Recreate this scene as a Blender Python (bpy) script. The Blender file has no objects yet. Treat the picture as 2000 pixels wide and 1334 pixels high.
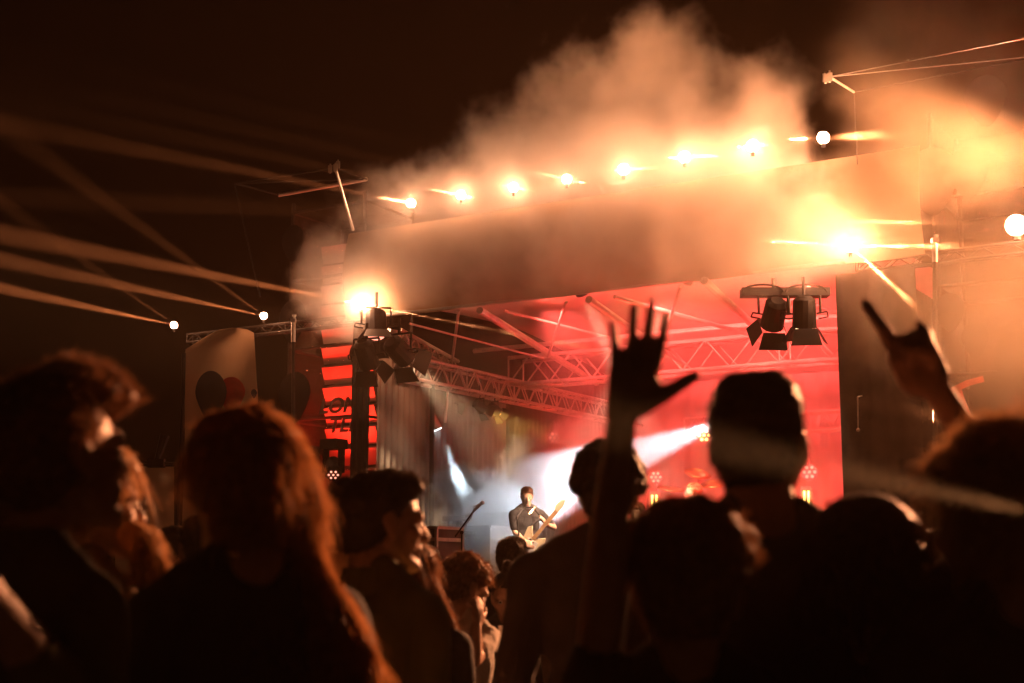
import bpy, math, random
import numpy as np
from mathutils import Vector, Matrix, noise

random.seed(7); RNG = np.random.default_rng(7)
sc = bpy.context.scene
V = Vector
# ------------------------------------------------------------------ camera, world, exposure
PITCH = math.radians(9.46); FPX = 2780.0; CAM = V((0, 0, 1.45))
FW = V((0, math.cos(PITCH), math.sin(PITCH))); UPV = V((0, -math.sin(PITCH), math.cos(PITCH)))
def ray(px, py): return FW * FPX + V((1, 0, 0)) * (px - 1000) + UPV * (667 - py)
def at(px, py, Y):
    r = ray(px, py); return CAM + r * (Y / r.y)
def atz(px, py, z):
    r = ray(px, py); return CAM + r * ((z - CAM.z) / r.z)
cam = bpy.data.objects.new('camera', bpy.data.cameras.new('camera')); sc.collection.objects.link(cam)
cam.location = CAM; cam.rotation_euler = (math.radians(90) + PITCH, 0, 0)
cam.data.sensor_width = 36; cam.data.lens = FPX / 2000 * 36; cam.data.clip_end = 600
cam.data.dof.use_dof = True; cam.data.dof.focus_distance = 17.5; cam.data.dof.aperture_fstop = 3.2
sc.camera = cam
w = bpy.data.worlds.new('World'); sc.world = w; w.use_nodes = True
_nt = w.node_tree; _bg = _nt.nodes['Background']
_sky = _nt.nodes.new('ShaderNodeTexSky'); _sky.sky_type = 'NISHITA'; _sky.sun_disc = False
_sky.sun_elevation = math.radians(-9); _sky.sun_rotation = math.radians(200)
_nt.links.new(_sky.outputs[0], _bg.inputs[0]); _bg.inputs[1].default_value = 0.02
sc.view_settings.view_transform = 'Standard'; sc.view_settings.look = 'None'
sc.view_settings.exposure = 0.2; sc.view_settings.gamma = 1
cy = sc.cycles
cy.use_denoising = True; cy.denoiser = 'OPENIMAGEDENOISE'; cy.use_light_tree = True
cy.volume_bounces = 0; cy.max_bounces = 5; cy.diffuse_bounces = 1; cy.glossy_bounces = 2; cy.transparent_max_bounces = 24
cy.volume_step_rate = 1.0; cy.volume_max_steps = 64; cy.adaptive_threshold = .05; cy.sample_clamp_indirect = 3; cy.caustics_reflective = False

# ------------------------------------------------------------------ helpers
COL = sc.collection
def tag(o, label=None, cat=None, group=None, kind=None):
    for k, v in (('label', label), ('category', cat), ('group', group), ('kind', kind)):
        if v: o[k] = v
    return o
def thing(name, label, cat, loc=(0, 0, 0), group=None):
    o = bpy.data.objects.new(name, None); COL.objects.link(o); o.location = loc
    o.empty_display_size = .1
    return tag(o, label, cat, group)
def link_mesh(name, me, mat, parent=None, origin=None, smooth=False):
    if smooth: me.shade_smooth()
    o = bpy.data.objects.new(name, me); COL.objects.link(o)
    if mat is not None: me.materials.append(mat)
    org = V(origin) if origin is not None else (parent.location.copy() if parent is not None else V((0, 0, 0)))
    if parent is not None:
        # parents are never rotated: world offset of the parent chain
        pw = world_loc(parent); me.transform(Matrix.Translation(-pw)); o.parent = parent
    elif origin is not None:
        me.transform(Matrix.Translation(-org)); o.location = org
    return o
def world_loc(o):
    p = V((0, 0, 0))
    while o is not None: p += o.location; o = o.parent
    return p
def frame_of(d, up=V((0, 0, 1))):
    d = V(d).normalized()
    if abs(d.dot(up)) > .98: up = V((1, 0, 0))
    x = d.cross(up).normalized(); y = x.cross(d).normalized()
    return x, y, d
class MB:
    """collects solids in world space, builds ONE mesh"""
    def __init__(s): s.v = []; s.f = []
    def add(s, vs, fs):
        n = len(s.v); s.v += [tuple(p) for p in vs]; s.f += [tuple(n + i for i in f) for f in fs]; return s
    def box(s, c, ax, ay, az):
        c = V(c); ax = V(ax) * .5; ay = V(ay) * .5; az = V(az) * .5
        vs = [c + ax * i + ay * j + az * k for k in (-1, 1) for j in (-1, 1) for i in (-1, 1)]
        return s.add(vs, [(0, 2, 3, 1), (4, 5, 7, 6), (0, 1, 5, 4), (2, 6, 7, 3), (0, 4, 6, 2), (1, 3, 7, 5)])
    def tube(s, p0, p1, r0, r1=None, n=8, cap=True):
        p0 = V(p0); p1 = V(p1); r1 = r0 if r1 is None else r1
        x, y, d = frame_of(p1 - p0)
        vs = []
        for p, r in ((p0, r0), (p1, r1)):
            for i in range(n):
                a = 2 * math.pi * i / n; vs.append(p + x * (math.cos(a) * r) + y * (math.sin(a) * r))
        fs = [(i, (i + 1) % n, n + (i + 1) % n, n + i) for i in range(n)]
        if cap: fs += [tuple(range(n - 1, -1, -1)), tuple(range(n, 2 * n))]
        return s.add(vs, fs)
    def path(s, pts, r, n=6):
        for a, b in zip(pts, pts[1:]): s.tube(a, b, r, n=n)
        return s
    def rings(s, rings, n=16, cap=True):
        """rings: (centre, xaxis*r, yaxis*r)"""
        vs = []
        for c, x, y in rings:
            for i in range(n):
                a = 2 * math.pi * i / n; vs.append(V(c) + V(x) * math.cos(a) + V(y) * math.sin(a))
        fs = []
        for k in range(len(rings) - 1):
            for i in range(n):
                j = (i + 1) % n; fs.append((k * n + i, k * n + j, (k + 1) * n + j, (k + 1) * n + i))
        if cap: fs += [tuple(range(n - 1, -1, -1)), tuple(range((len(rings) - 1) * n, len(rings) * n))]
        return s.add(vs, fs)
    def ell(s, c, r, R=None, n=16, m=10):
        c = V(c); r = (r, r, r) if not hasattr(r, '__len__') else r
        R = R or Matrix.Identity(3)
        rr = []
        for k in range(m + 1):
            th = math.pi * (k + .02) / (m + .04); z = -math.cos(th); q = math.sin(th)
            rr.append((c + R @ V((0, 0, z * r[2])), R @ V((q * r[0], 0, 0)), R @ V((0, q * r[1], 0))))
        return s.rings(rr, n)
    def cap(s, p0, p1, r0, r1=None, n=14):
        p0 = V(p0); p1 = V(p1); r1 = r0 if r1 is None else r1
        if (p1 - p0).length < 1e-5: return s.ell(p0, max(r0, r1))
        x, y, d = frame_of(p1 - p0); rr = []
        for k in range(5):
            a = math.pi / 2 * (k + .05) / 4.05; rr.append((p0 - d * (math.cos(a) * r0), x * (math.sin(a) * r0), y * (math.sin(a) * r0)))
        for k in range(4, -1, -1):
            a = math.pi / 2 * (k + .05) / 4.05; rr.append((p1 + d * (math.cos(a) * r1), x * (math.sin(a) * r1), y * (math.sin(a) * r1)))
        return s.rings(rr, n)
    def chain(s, pts, rs):
        for i in range(len(pts) - 1): s.cap(pts[i], pts[i + 1], rs[i], rs[i + 1])
        return s
    def prism(s, pts, ext):
        """planar outline pts extruded by vector ext"""
        n = len(pts); vs = [V(p) for p in pts] + [V(p) + V(ext) for p in pts]
        return s.add(vs, [tuple(range(n - 1, -1, -1)), tuple(range(n, 2 * n))] + [(i, (i + 1) % n, n + (i + 1) % n, n + i) for i in range(n)])
    def mesh(s, name='m'):
        me = bpy.data.meshes.new(name); me.from_pydata(s.v, [], s.f); me.update(); return me
    def build(s, name, mat, parent=None, origin=None, smooth=False):
        return link_mesh(name, s.mesh(name), mat, parent, origin, smooth)
def remesh(mb, voxel, smooth=2, fac=.5):
    me = mb.mesh('tmp'); o = bpy.data.objects.new('tmp', me); COL.objects.link(o)
    r = o.modifiers.new('r', 'REMESH'); r.mode = 'VOXEL'; r.voxel_size = voxel; r.use_smooth_shade = True
    if smooth:
        q = o.modifiers.new('s', 'SMOOTH'); q.iterations = smooth; q.factor = fac
    dg = bpy.context.evaluated_depsgraph_get(); dg.update()
    out = bpy.data.meshes.new_from_object(o.evaluated_get(dg))
    bpy.data.objects.remove(o); bpy.data.meshes.remove(me); out.materials.clear()
    return out
def coords(me):
    n = len(me.vertices); a = np.empty(n * 3, np.float32); me.vertices.foreach_get('co', a)
    b = np.empty(n * 3, np.float32); me.vertices.foreach_get('normal', b)
    return a.reshape(-1, 3), b.reshape(-1, 3)
def displace(me, amp, scale, stretch=(1, 1, 1), oct=3):
    co, no = coords(me)
    d = np.array([noise.fractal(V((c[0] * stretch[0], c[1] * stretch[1], c[2] * stretch[2])) * scale, .9, 2.0, oct) for c in co.tolist()], np.float32)
    me.vertices.foreach_set('co', (co + no * (d * amp)[:, None]).ravel()); me.update()
def ribbons(P, W):
    """P: (N,S,3) strand points, W: strand half width (N,S) -> verts, faces"""
    N, S, _ = P.shape
    T = np.gradient(P, axis=1); T /= np.linalg.norm(T, axis=2, keepdims=True) + 1e-9
    r = RNG.normal(size=(N, 1, 3)); X = np.cross(T, r); X /= np.linalg.norm(X, axis=2, keepdims=True) + 1e-9
    A = P + X * W[:, :, None]; B = P - X * W[:, :, None]
    vs = np.stack([A, B], axis=2).reshape(-1, 3)
    i = np.arange(N)[:, None] * S * 2 + np.arange(S - 1)[None] * 2
    f = np.stack([i, i + 1, i + 3, i + 2], axis=2).reshape(-1, 4)
    return vs, f
def add_ribbons(me, sets):
    """append ribbon sets to a mesh, returns a new mesh"""
    co, _ = coords(me); polys = [tuple(p.vertices) for p in me.polygons]
    vs = [co]; n = len(co); fs = polys
    for v, f in sets:
        vs.append(v); fs += [tuple(r) for r in (f + n).tolist()]; n += len(v)
    m2 = bpy.data.meshes.new('hair'); m2.from_pydata(np.concatenate(vs).tolist(), [], fs); m2.update(); m2.shade_smooth()
    bpy.data.meshes.remove(me); return m2

# ------------------------------------------------------------------ materials
def mat(name, col, rough=.6, metal=0., var=.25, vs=6., bump=0., bs=40., spec=.5, sheen=0., trans=0.):
    m = bpy.data.materials.new(name); m.use_nodes = True; nt = m.node_tree; N = nt.nodes; L = nt.links
    b = N['Principled BSDF']; out = N['Material Output']
    tc = N.new('ShaderNodeTexCoord'); nz = N.new('ShaderNodeTexNoise'); nz.inputs['Scale'].default_value = vs; nz.inputs['Detail'].default_value = 5
    L.new(tc.outputs['Object'], nz.inputs['Vector'])
    cr = N.new('ShaderNodeValToRGB'); e = cr.color_ramp.elements
    e[0].position = .3; e[1].position = .7
    e[0].color = (*[c * (1 - var) for c in col], 1); e[1].color = (*[min(1, c * (1 + var)) for c in col], 1)
    L.new(nz.outputs['Fac'], cr.inputs[0]); L.new(cr.outputs[0], b.inputs['Base Color'])
    b.inputs['Roughness'].default_value = rough; b.inputs['Metallic'].default_value = metal
    b.inputs['Specular IOR Level'].default_value = spec
    if sheen: b.inputs['Sheen Weight'].default_value = sheen
    if bump:
        n2 = N.new('ShaderNodeTexNoise'); n2.inputs['Scale'].default_value = bs; n2.inputs['Detail'].default_value = 3
        L.new(tc.outputs['Object'], n2.inputs['Vector'])
        bp = N.new('ShaderNodeBump'); bp.inputs['Strength'].default_value = bump; bp.inputs['Distance'].default_value = .01
        L.new(n2.outputs['Fac'], bp.inputs['Height']); L.new(bp.outputs[0], b.inputs['Normal'])
    if trans:
        t = N.new('ShaderNodeBsdfTranslucent'); L.new(cr.outputs[0], t.inputs[0])
        mx = N.new('ShaderNodeMixShader'); mx.inputs[0].default_value = trans
        L.new(b.outputs[0], mx.inputs[1]); L.new(t.outputs[0], mx.inputs[2]); L.new(mx.outputs[0], out.inputs[0])
    return m
def glow(name, col, s):
    m = bpy.data.materials.new(name); m.use_nodes = True; nt = m.node_tree; nt.nodes.clear()
    e = nt.nodes.new('ShaderNodeEmission'); e.inputs[0].default_value = (*col, 1); e.inputs[1].default_value = s
    nt.links.new(e.outputs[0], nt.nodes.new('ShaderNodeOutputMaterial').inputs[0])
    m.cycles.emission_sampling = 'NONE'; return m
def scrim(name, col, see, var=.15):
    m = mat(name, col, .9, var=var, vs=3, trans=.45); nt = m.node_tree
    out = nt.nodes['Material Output']; src = out.inputs[0].links[0].from_socket
    tr = nt.nodes.new('ShaderNodeBsdfTransparent'); mx = nt.nodes.new('ShaderNodeMixShader'); mx.inputs[0].default_value = see
    nt.links.new(src, mx.inputs[1]); nt.links.new(tr.outputs[0], mx.inputs[2]); nt.links.new(mx.outputs[0], out.inputs[0]); return m
M = dict(
    black=mat('black_metal', (.010, .009, .009), .6, .0, var=.3, spec=.2), blackcloth=mat('black_cloth', (.018, .014, .012), .95, var=.3, bump=.3, spec=.1),
    alu=mat('truss_aluminium', (.62, .6, .58), .38, .85, var=.12, vs=12), steel=mat('galvanised_steel', (.5, .48, .45), .4, .8, var=.2),
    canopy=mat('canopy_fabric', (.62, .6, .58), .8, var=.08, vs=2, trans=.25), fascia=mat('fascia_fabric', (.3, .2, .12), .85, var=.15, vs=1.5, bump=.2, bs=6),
    greycloth=mat('grey_drape', (.13, .115, .105), .95, var=.2, vs=3, bump=.3), backdrop=mat('backdrop_cloth', (.5, .42, .42), .9, var=.3, vs=1.2),
    deck=mat('stage_deck', (.05, .045, .04), .5, var=.3, bump=.2), ground=mat('asphalt', (.05, .048, .045), .9, var=.3, vs=3, bump=.5, bs=60),
    scrim=scrim('mesh_scrim', (.16, .1, .08), .72), print=mat('print_ink', (.004, .0035, .004), .9, var=.2, spec=.05),
    letter=mat('letter_ink', (.05, .035, .03), .85, var=.1), cabinet=mat('speaker_cabinet', (.5, .42, .4), .6, var=.1), grille=mat('grille', (.05, .04, .04), .7),
    flag=mat('flag_cloth', (.4, .3, .2), .85, var=.08, vs=2, trans=.3), navy=mat('navy_print', (.03, .045, .07), .85, trans=.1), red=mat('red_print', (.5, .03, .02), .85, trans=.1),
    skin=mat('skin', (.5, .3, .21), .5, var=.12, vs=25, bump=.1, bs=150, spec=.4), 
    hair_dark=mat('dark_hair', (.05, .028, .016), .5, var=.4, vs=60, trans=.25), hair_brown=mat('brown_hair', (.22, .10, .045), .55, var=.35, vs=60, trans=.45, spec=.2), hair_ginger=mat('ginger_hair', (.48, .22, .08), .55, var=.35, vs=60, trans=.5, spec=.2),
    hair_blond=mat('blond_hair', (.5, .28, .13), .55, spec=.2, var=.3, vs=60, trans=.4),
    tee_black=mat('black_shirt', (.02, .018, .018), .9, var=.3, bump=.4, bs=90), tee_grey=mat('grey_shirt', (.1, .095, .085), .9, var=.2, bump=.4, bs=90, sheen=.1),
    tee_white=mat('pale_shirt', (.6, .56, .5), .9, var=.1, bump=.4, bs=90), tee_olive=mat('olive_shirt', (.16, .15, .06), .9, var=.2, bump=.4, bs=90),
    tee_tan=mat('tan_jacket', (.3, .19, .11), .85, var=.15, bump=.4, bs=60), denim=mat('denim', (.05, .07, .12), .9, var=.2, bump=.4, bs=120),
    charcoal=mat('charcoal_tee', (.07, .055, .05), .9, var=.2, bump=.4, bs=90),
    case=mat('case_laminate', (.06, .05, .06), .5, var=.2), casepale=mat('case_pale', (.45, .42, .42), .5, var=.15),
    guitar=mat('guitar_lacquer', (.75, .62, .4), .25, var=.05), fret=mat('fretboard', (.5, .3, .14), .4), brass=mat('cymbal_brass', (.7, .45, .15), .3, .9),
    amp=mat('amp_cloth', (.28, .2, .22), .8), eye=mat('eye_white', (.7, .68, .65), .2), iris=mat('iris', (.03, .02, .015), .2), lens=mat('spectacle_frame', (.03, .02, .02), .3), 
    cup=mat('clear_cup', (.8, .75, .7), .15, var=.02, trans=.6), gold=mat('earring_gold', (.8, .55, .25), .2, 1),
    bulb=glow('hot_bulb', (1, .55, .3), 40), bigbulb=glow('hot_flood', (1, .6, .35), 60), beamlens=glow('cool_lens', (.8, .95, 1), 12), warmlens=glow('warm_lens', (1, .75, .45), 9),
    led=glow('led_amber', (1, .5, .12), 9), leddim=glow('led_dim', (1, .3, .2), 2.0), tubelight=glow('tube_yellow', (1, .62, .12), 9), screen=glow('phone_screen', (1, .55, .35), .7),
)
ORANGE = (1, .36, .15)
def clear_glow(name, col, st):
    # clear glass envelope: glows, and lets the lamp's own light through
    m = glow(name, col, st); nt = m.node_tree; out = [n for n in nt.nodes if n.type == 'OUTPUT_MATERIAL'][0]; e = [n for n in nt.nodes if n.type == 'EMISSION'][0]
    t = nt.nodes.new('ShaderNodeBsdfTransparent'); a = nt.nodes.new('ShaderNodeAddShader')
    nt.links.new(e.outputs[0], a.inputs[0]); nt.links.new(t.outputs[0], a.inputs[1]); nt.links.new(a.outputs[0], out.inputs[0]); return m
M['bulb'] = clear_glow('hot_bulb', (1, .6, .38), 45); M['bigbulb'] = clear_glow('hot_flood', (1, .65, .42), 70)
def lamp(kind, loc, col, P, size=.05, target=None, ang=.05, blend=.3, parent=None):
    l = bpy.data.lights.new('lamp_light', kind); l.color = col; l.energy = P; l.shadow_soft_size = size
    o = bpy.data.objects.new('lamp_light', l); COL.objects.link(o)
    loc = V(loc)
    if target is not None:
        o.rotation_euler = (V(target) - loc).to_track_quat('-Z', 'Y').to_euler(); l.spot_size = ang; l.spot_blend = blend
    if parent is not None: o.parent = parent; loc = loc - world_loc(parent)
    o.location = loc; return o
#@@STAGE
# ------------------------------------------------------------------ stage frame: u along the front, v into the stage
U = V((.857, -.515, 0)); W = V((.515, .857, 0)); L0 = V((-2.05, 19.1, 0)); Z = V((0, 0, 1))
def S(a, b, z): return L0 + U * a + W * b + Z * z
FLOOR = .85
g = MB().box((0, 20, -.05), (160, 0, 0), (0, 160, 0), (0, 0, .1)).build('ground', M['ground']); tag(g, kind='structure')
# stage platform
t = thing('stage_platform', 'low black stage deck behind the crowd under the red lit canopy', 'stage', S(3.3, 3.5, 0))
MB().box(S(3.4, 3.9, FLOOR - .06), U * 7.6, W * 8.6, Z * .12).build('deck', M['deck'], t)
mb = MB()
for i in range(60):
    a = -.38 + i * .129; mb.box(S(a + .06, -.41 + .02 * (i % 2), (FLOOR - .13) / 2), U * .128, W * .02, Z * (FLOOR - .13))
mb.build('skirt', M['blackcloth'], t)
for a in (-.2, 1.6, 3.4, 5.2, 7.0):
    for b in (-.1, 4, 8): MB().tube(S(a, b, 0), S(a, b, FLOOR - .12), .04).build('leg', M['steel'], t)
# roof: canopy, fascia, frame
t = thing('stage_roof', 'fabric stage roof with a deep front fascia and red lit underside', 'stage roof', S(3.3, 0, 4.9))
def sheet(fn, nu, nv, thick=.01):
    mb = MB(); vs = [fn(i / nu, j / nv) for j in range(nv + 1) for i in range(nu + 1)]
    fs = [(j * (nu + 1) + i, j * (nu + 1) + i + 1, (j + 1) * (nu + 1) + i + 1, (j + 1) * (nu + 1) + i) for j in range(nv) for i in range(nu)]
    mb.add(vs, fs); return mb
def canopy_pt(s, q):
    a = -.2 + 7.1 * s; b = .06 + 8.3 * q
    sag = .05 * math.sin(s * math.pi * 6) ** 2
    return S(a, b, 5.25 + .25 * math.sin(q * math.pi) - .55 * max(0, q - .55) - sag)
sheet(canopy_pt, 60, 24).build('canopy', M['canopy'], t, smooth=True)
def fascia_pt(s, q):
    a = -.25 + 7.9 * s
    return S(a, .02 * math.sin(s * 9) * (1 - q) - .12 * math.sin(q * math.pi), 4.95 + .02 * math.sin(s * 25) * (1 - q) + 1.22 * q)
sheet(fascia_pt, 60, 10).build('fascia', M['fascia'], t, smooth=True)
MB().tube(S(-.25, .03, 4.97), S(6.75, .03, 4.97), .03).build('hem_tube', M['steel'], t)
def rtube(a, b, z0=4.98, z1=4.98, r=.022):
    MB().tube(atz(*a, z0), atz(*b, z1), r).build('roof_tube', M['alu'], t)
rtube((937, 606), (1165, 748), 4.9, 4.55, .05); rtube((1150, 585), (1345, 722), 4.9, 4.55, .05); rtube((1375, 548), (1560, 715), 4.9, 4.6, .05)
rtube((896, 606), (882, 714), 4.93, 4.6, .02); rtube((1106, 590), (1070, 697), 4.93, 4.6, .022); rtube((1330, 560), (1300, 650), 4.93, 4.6, .025)
rtube((800, 632), (1062, 700), 4.8, 4.6, .015); rtube((985, 607), (1200, 662), 4.9, 4.75, .018); rtube((1200, 580), (1470, 655), 4.9, 4.65, .03)
rtube((1580, 560), (1490, 655), 4.93, 4.7, .022); rtube((1500, 570), (1640, 612), 4.93, 4.8, .03)
MB().tube(S(-.1, 3.0, 4.92), S(6.8, 3.0, 4.92), .035).build('roof_tube', M['alu'], t)
# rear lifting posts
for a, b in ((.15, 7.7), (6.6, 7.7)):
    MB().tube(S(a, b, FLOOR), S(a, b, 4.7), .07).build('roof_post', M['alu'], t)
# trusses
def truss(label, p0, p1, w, h, n, name='lighting_truss', r=.025, group='lighting trusses over the stage', mt='alu'):
    p0 = V(p0); p1 = V(p1); t = thing(name, label, 'truss', (p0 + p1) / 2, group)
    d = (p1 - p0).normalized(); x = d.cross(Z).normalized(); up = x.cross(d).normalized()
    c = [(x * i * w / 2 + up * j * h / 2) for i, j in ((-1, -1), (1, -1), (1, 1), (-1, 1))]
    for k in c: MB().tube(p0 + k, p1 + k, r).build('chord', M[mt], t)
    mb = MB(); Ln = (p1 - p0).length
    for i in range(n):
        q0 = p0 + d * Ln * i / n; q1 = p0 + d * Ln * (i + 1) / n; qm = (q0 + q1) / 2
        for A, B in ((0, 3), (1, 2), (0, 1), (3, 2)):
            mb.tube(q0 + c[A], qm + c[B], r * .45, n=5); mb.tube(qm + c[B], q1 + c[A], r * .45, n=5)
        for A, B in ((0, 3), (1, 2)):
            if i % 3 == 0: mb.tube(q0 + c[A], q0 + c[B], r * .5, n=5)
    mb.build('bracing', M[mt], t); return t
truss('box truss running back along the side curtain, cool beam lamp beneath it', S(.25, .7, 4.33), S(.25, 7.9, 4.33), .28, .3, 16)
truss('deep cross truss below the canopy, behind the raised open hand', S(.3, 3.6, 4.62), S(6.9, 3.6, 4.62), .45, .42, 9, r=.03)
truss('rear cross truss low in front of the red backdrop', S(1.6, 7.2, 4.0), S(6.8, 7.2, 4.0), .28, .3, 14)
truss('short sloping truss beside the front fascia corner lamp', atz(770, 655, 4.75), atz(885, 716, 4.72), .16, .16, 6, r=.03)
# side drapes, backdrop, front masking
def drape(name, label, cat, p0, d, width, z0, z1, m, pleat=.14, amp=.014, parent=None, **kw):
    nrm = V((d.y, -d.x, 0)); n = int(width / pleat * 8)
    ph = [random.uniform(.7, 1.3) for _ in range(n + 1)]
    def fn(s, q):
        k = int(s * n + .5)
        return p0 + d * (width * s) + nrm * (amp * ph[k // 8] * math.sin(s * width / pleat * 2 * math.pi + .6 * math.sin(q * 3 + k * .05))) + Z * (z0 + (z1 - z0) * q)
    o = sheet(fn, n, 8).build(name, m, parent, origin=None if parent else p0 + Z * z0, smooth=True)
    if not parent: tag(o, label, cat, **kw)
    return o
drape('stage_curtain', 'grey pleated side curtain on the far side of the stage behind the flight cases', 'curtain', S(.02, .35, 0), W, 3.4, FLOOR, 4.6, M['greycloth'])
drape('stage_curtain', 'black side curtain behind the amber lamps near the backdrop', 'curtain', S(.04, 3.8, 0), W, 4.4, FLOOR, 4.9, M['blackcloth'])
MB().tube(S(.12, 1.55, FLOOR), S(.12, 1.55, 4.4), .035).build('curtain_pole', M['black'], None, origin=S(.12, 1.55, FLOOR))
tag(bpy.data.objects['curtain_pole'], 'thin dark upright pole splitting the grey side curtain', 'pole')
drape('backdrop', 'wide red lit backdrop cloth closing the rear of the stage', 'backdrop', S(-.1, 8.15, 0), U, 7.3, FLOOR, 4.95, M['backdrop'], pleat=.42, amp=.05)
drape('masking_curtain', 'tall dark masking curtain at the near edge of the stage opening', 'curtain', S(6.60, .12, 0), U, .9, .3, 4.85, M['blackcloth'], pleat=.3, amp=.02)
drape('masking_curtain', 'narrow black masking curtain between the far speaker tower and the stage opening', 'curtain', S(-.22, .1, 0), U, .3, .3, 4.95, M['blackcloth'], pleat=.1, amp=.02)
drape('stage_curtain', 'black side curtain closing the near side of the stage', 'curtain', S(7.1, .4, 0), W, 7.7, FLOOR, 4.9, M['blackcloth'])

# ------------------------------------------------------------------ globe lamps (13)
def globe_lamp(p, label, group, P, r=.05, hot='bulb', beam=None, bp=0, ba=.05, back=.12):
    t = thing('globe_lamp', label, 'lamp', p, group)
    MB().ell(p, r).build('bulb', M[hot], t, smooth=True)
    MB().tube(p - Z * (r * 1.0), p - Z * (r + .05), r * .3, r * .35, n=12).build('socket', M['black'], t)
    lamp('POINT', p, ORANGE, P, r * 1.02, parent=t)
    if beam is not None: lamp('SPOT', p - (V(beam) - p).normalized() * back, ORANGE, bp, .01, beam, ba, .7, parent=t)
    return t
ordn = ['first', 'second', 'third', 'fourth', 'fifth', 'sixth', 'seventh', 'eighth']
TOPROW = ((803, 397), (900, 381), (1003, 366), (1107, 350), (1218, 331), (1337, 307), (1470, 285), (1608, 269))
for i, n in enumerate(TOPROW):
    p = atz(*n, 6.43)
    tgt = at(n[0] - 1100, n[1] - 215 - 12 * i, 8) if i < 4 else at(n[0] + 1100, n[1] - 60, 7)
    globe_lamp(p, f'{ordn[i]} glowing lamp along the top of the fascia counted from the far end', 'glowing lamps along the roof edge', 28 if i < 4 else 40, .06 if i < 4 else .07, beam=tgt, bp=[500000, 300000, 200000, 100000, 120000, 250000, 600000, 450000][i], ba=.02 if i < 4 else .024 if i < 7 else .04, back=.9 if i < 7 else 1.4)
LOW = ((705, 594), (515, 617), (340, 635), (1660, 480), (1985, 440))
LAB = ('bright lamp at the far corner of the stage roof, above the barn door spotlights', 'small lamp between the flag and the far speaker tower', 'outermost small lamp above the white flag pole',
       'bright lamp at the top of the near masking curtain', 'largest and brightest lamp at the near edge of the view above the printed scrim')
for k, (n, lb) in enumerate(zip(LOW, LAB)):
    p = atz(*n, 5.13)
    if k in (0, 3): p = CAM + (p - CAM) * .984
    tgt = at(n[0] - 1100, n[1] - (235 if k else 215), 8) if k < 3 else at(n[0] + 900, n[1] + 5, 7)
    globe_lamp(p, lb, 'corner lamps on the wing trusses', (45, 30, 30, 30, 60)[k], (.075, .05, .05, .07, .11)[k], 'bigbulb' if k in (0, 3, 4) else 'bulb', tgt, (1200000, 700000, 850000, 300000, 250000)[k], .022, back=(.06, .12, .12, .06, .8)[k])
gl = sorted([o for o in bpy.data.objects if o.name.startswith('globe_lamp')], key=lambda o: o.name)[-5:]
for k, tg, P_ in ((3, at(1000, 440, 13), 350000), (3, at(2350, 1120, 7), 250000), (1, at(-100, 170, 9), 110000), (2, at(-300, 180, 9), 80000), (0, at(1250, 700, 16.2), 500000), (4, at(1400, 425, 13.2), 400000)):
    q = world_loc(gl[k]); dd = (V(tg) - q).normalized(); lamp('SPOT', q + dd * .05, ORANGE, P_, .01, tg, .022, .5, parent=gl[k])
# lamp added out of view to carry floods for crowd, plume and drift
q = V((6.72, 13.7, 5.13)); gx6 = globe_lamp(q, 'added lamp out of view past the outer end of the near wing truss', 'corner lamps on the wing trusses', 60, .08, 'bigbulb')
for P_, tg, an in ((17000, V((0, 3.2, 1.3)), .46), (13000, at(1080, 300, 17), .9), (1500, at(1850, 560, 13.0), 1.2)):
    dd = (V(tg) - q).normalized(); lamp('SPOT', q + dd * .12, ORANGE, P_, .1, tg, an, .7, parent=gx6)
q = world_loc(gl[0]); lamp('SPOT', q - Z * .0 + V((.02, -.1, 0)), ORANGE, 2500, .1, V((-.6, 3, 1.3)), .4, .7, parent=gl[0])
truss('wing truss carrying the small outer lamps over the far speaker tower', S(-3.4, .25, 5.0), S(-.25, .25, 5.0), .12, .12, 10, r=.016, group='wing trusses beside the stage', mt='black', name='wing_truss')
truss('wing truss carrying the brightest lamp over the near speaker tower', S(6.8, .3, 4.95), S(9.6, .3, 4.95), .12, .12, 9, r=.016, group='wing trusses beside the stage', mt='black', name='wing_truss')

# ------------------------------------------------------------------ speaker towers with printed scrims
def balloon(mb, c, d, up, R, th):
    pts = []
    for i in range(28):
        a = 2 * math.pi * i / 28; x = math.sin(a); y = math.cos(a)
        if y < 0: x *= (1 + y * .35); y *= 1.35
        pts.append(c + d * (x * R) + up * (y * R * 1.1))
    mb.prism(pts, th)
def line_array(label, base, dirv, out, n, zt, wid, h):
    t = thing('line_array_speaker', label, 'speaker stack', base + Z * zt, 'hanging speaker stacks in the towers')
    for i in range(n):
        tilt = .02 * i; c = base + Z * (zt - h * (i + .5)) + out * (-.0025 * i * i)
        f = (out - Z * (tilt + .25)).normalized(); upx = (Z + out * (tilt + .25)).normalized()
        mb = MB(); w0 = wid / 2
        prof = [c - dirv * w0 + f * .0, c + dirv * w0, c + dirv * w0 * .8 - f * .3, c - dirv * w0 * .8 - f * .3]
        mb.prism([p_ - upx * (h * .43) for p_ in prof], upx * (h * .86)).build('cabinet', M['cabinet'], t)
    return t
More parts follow.
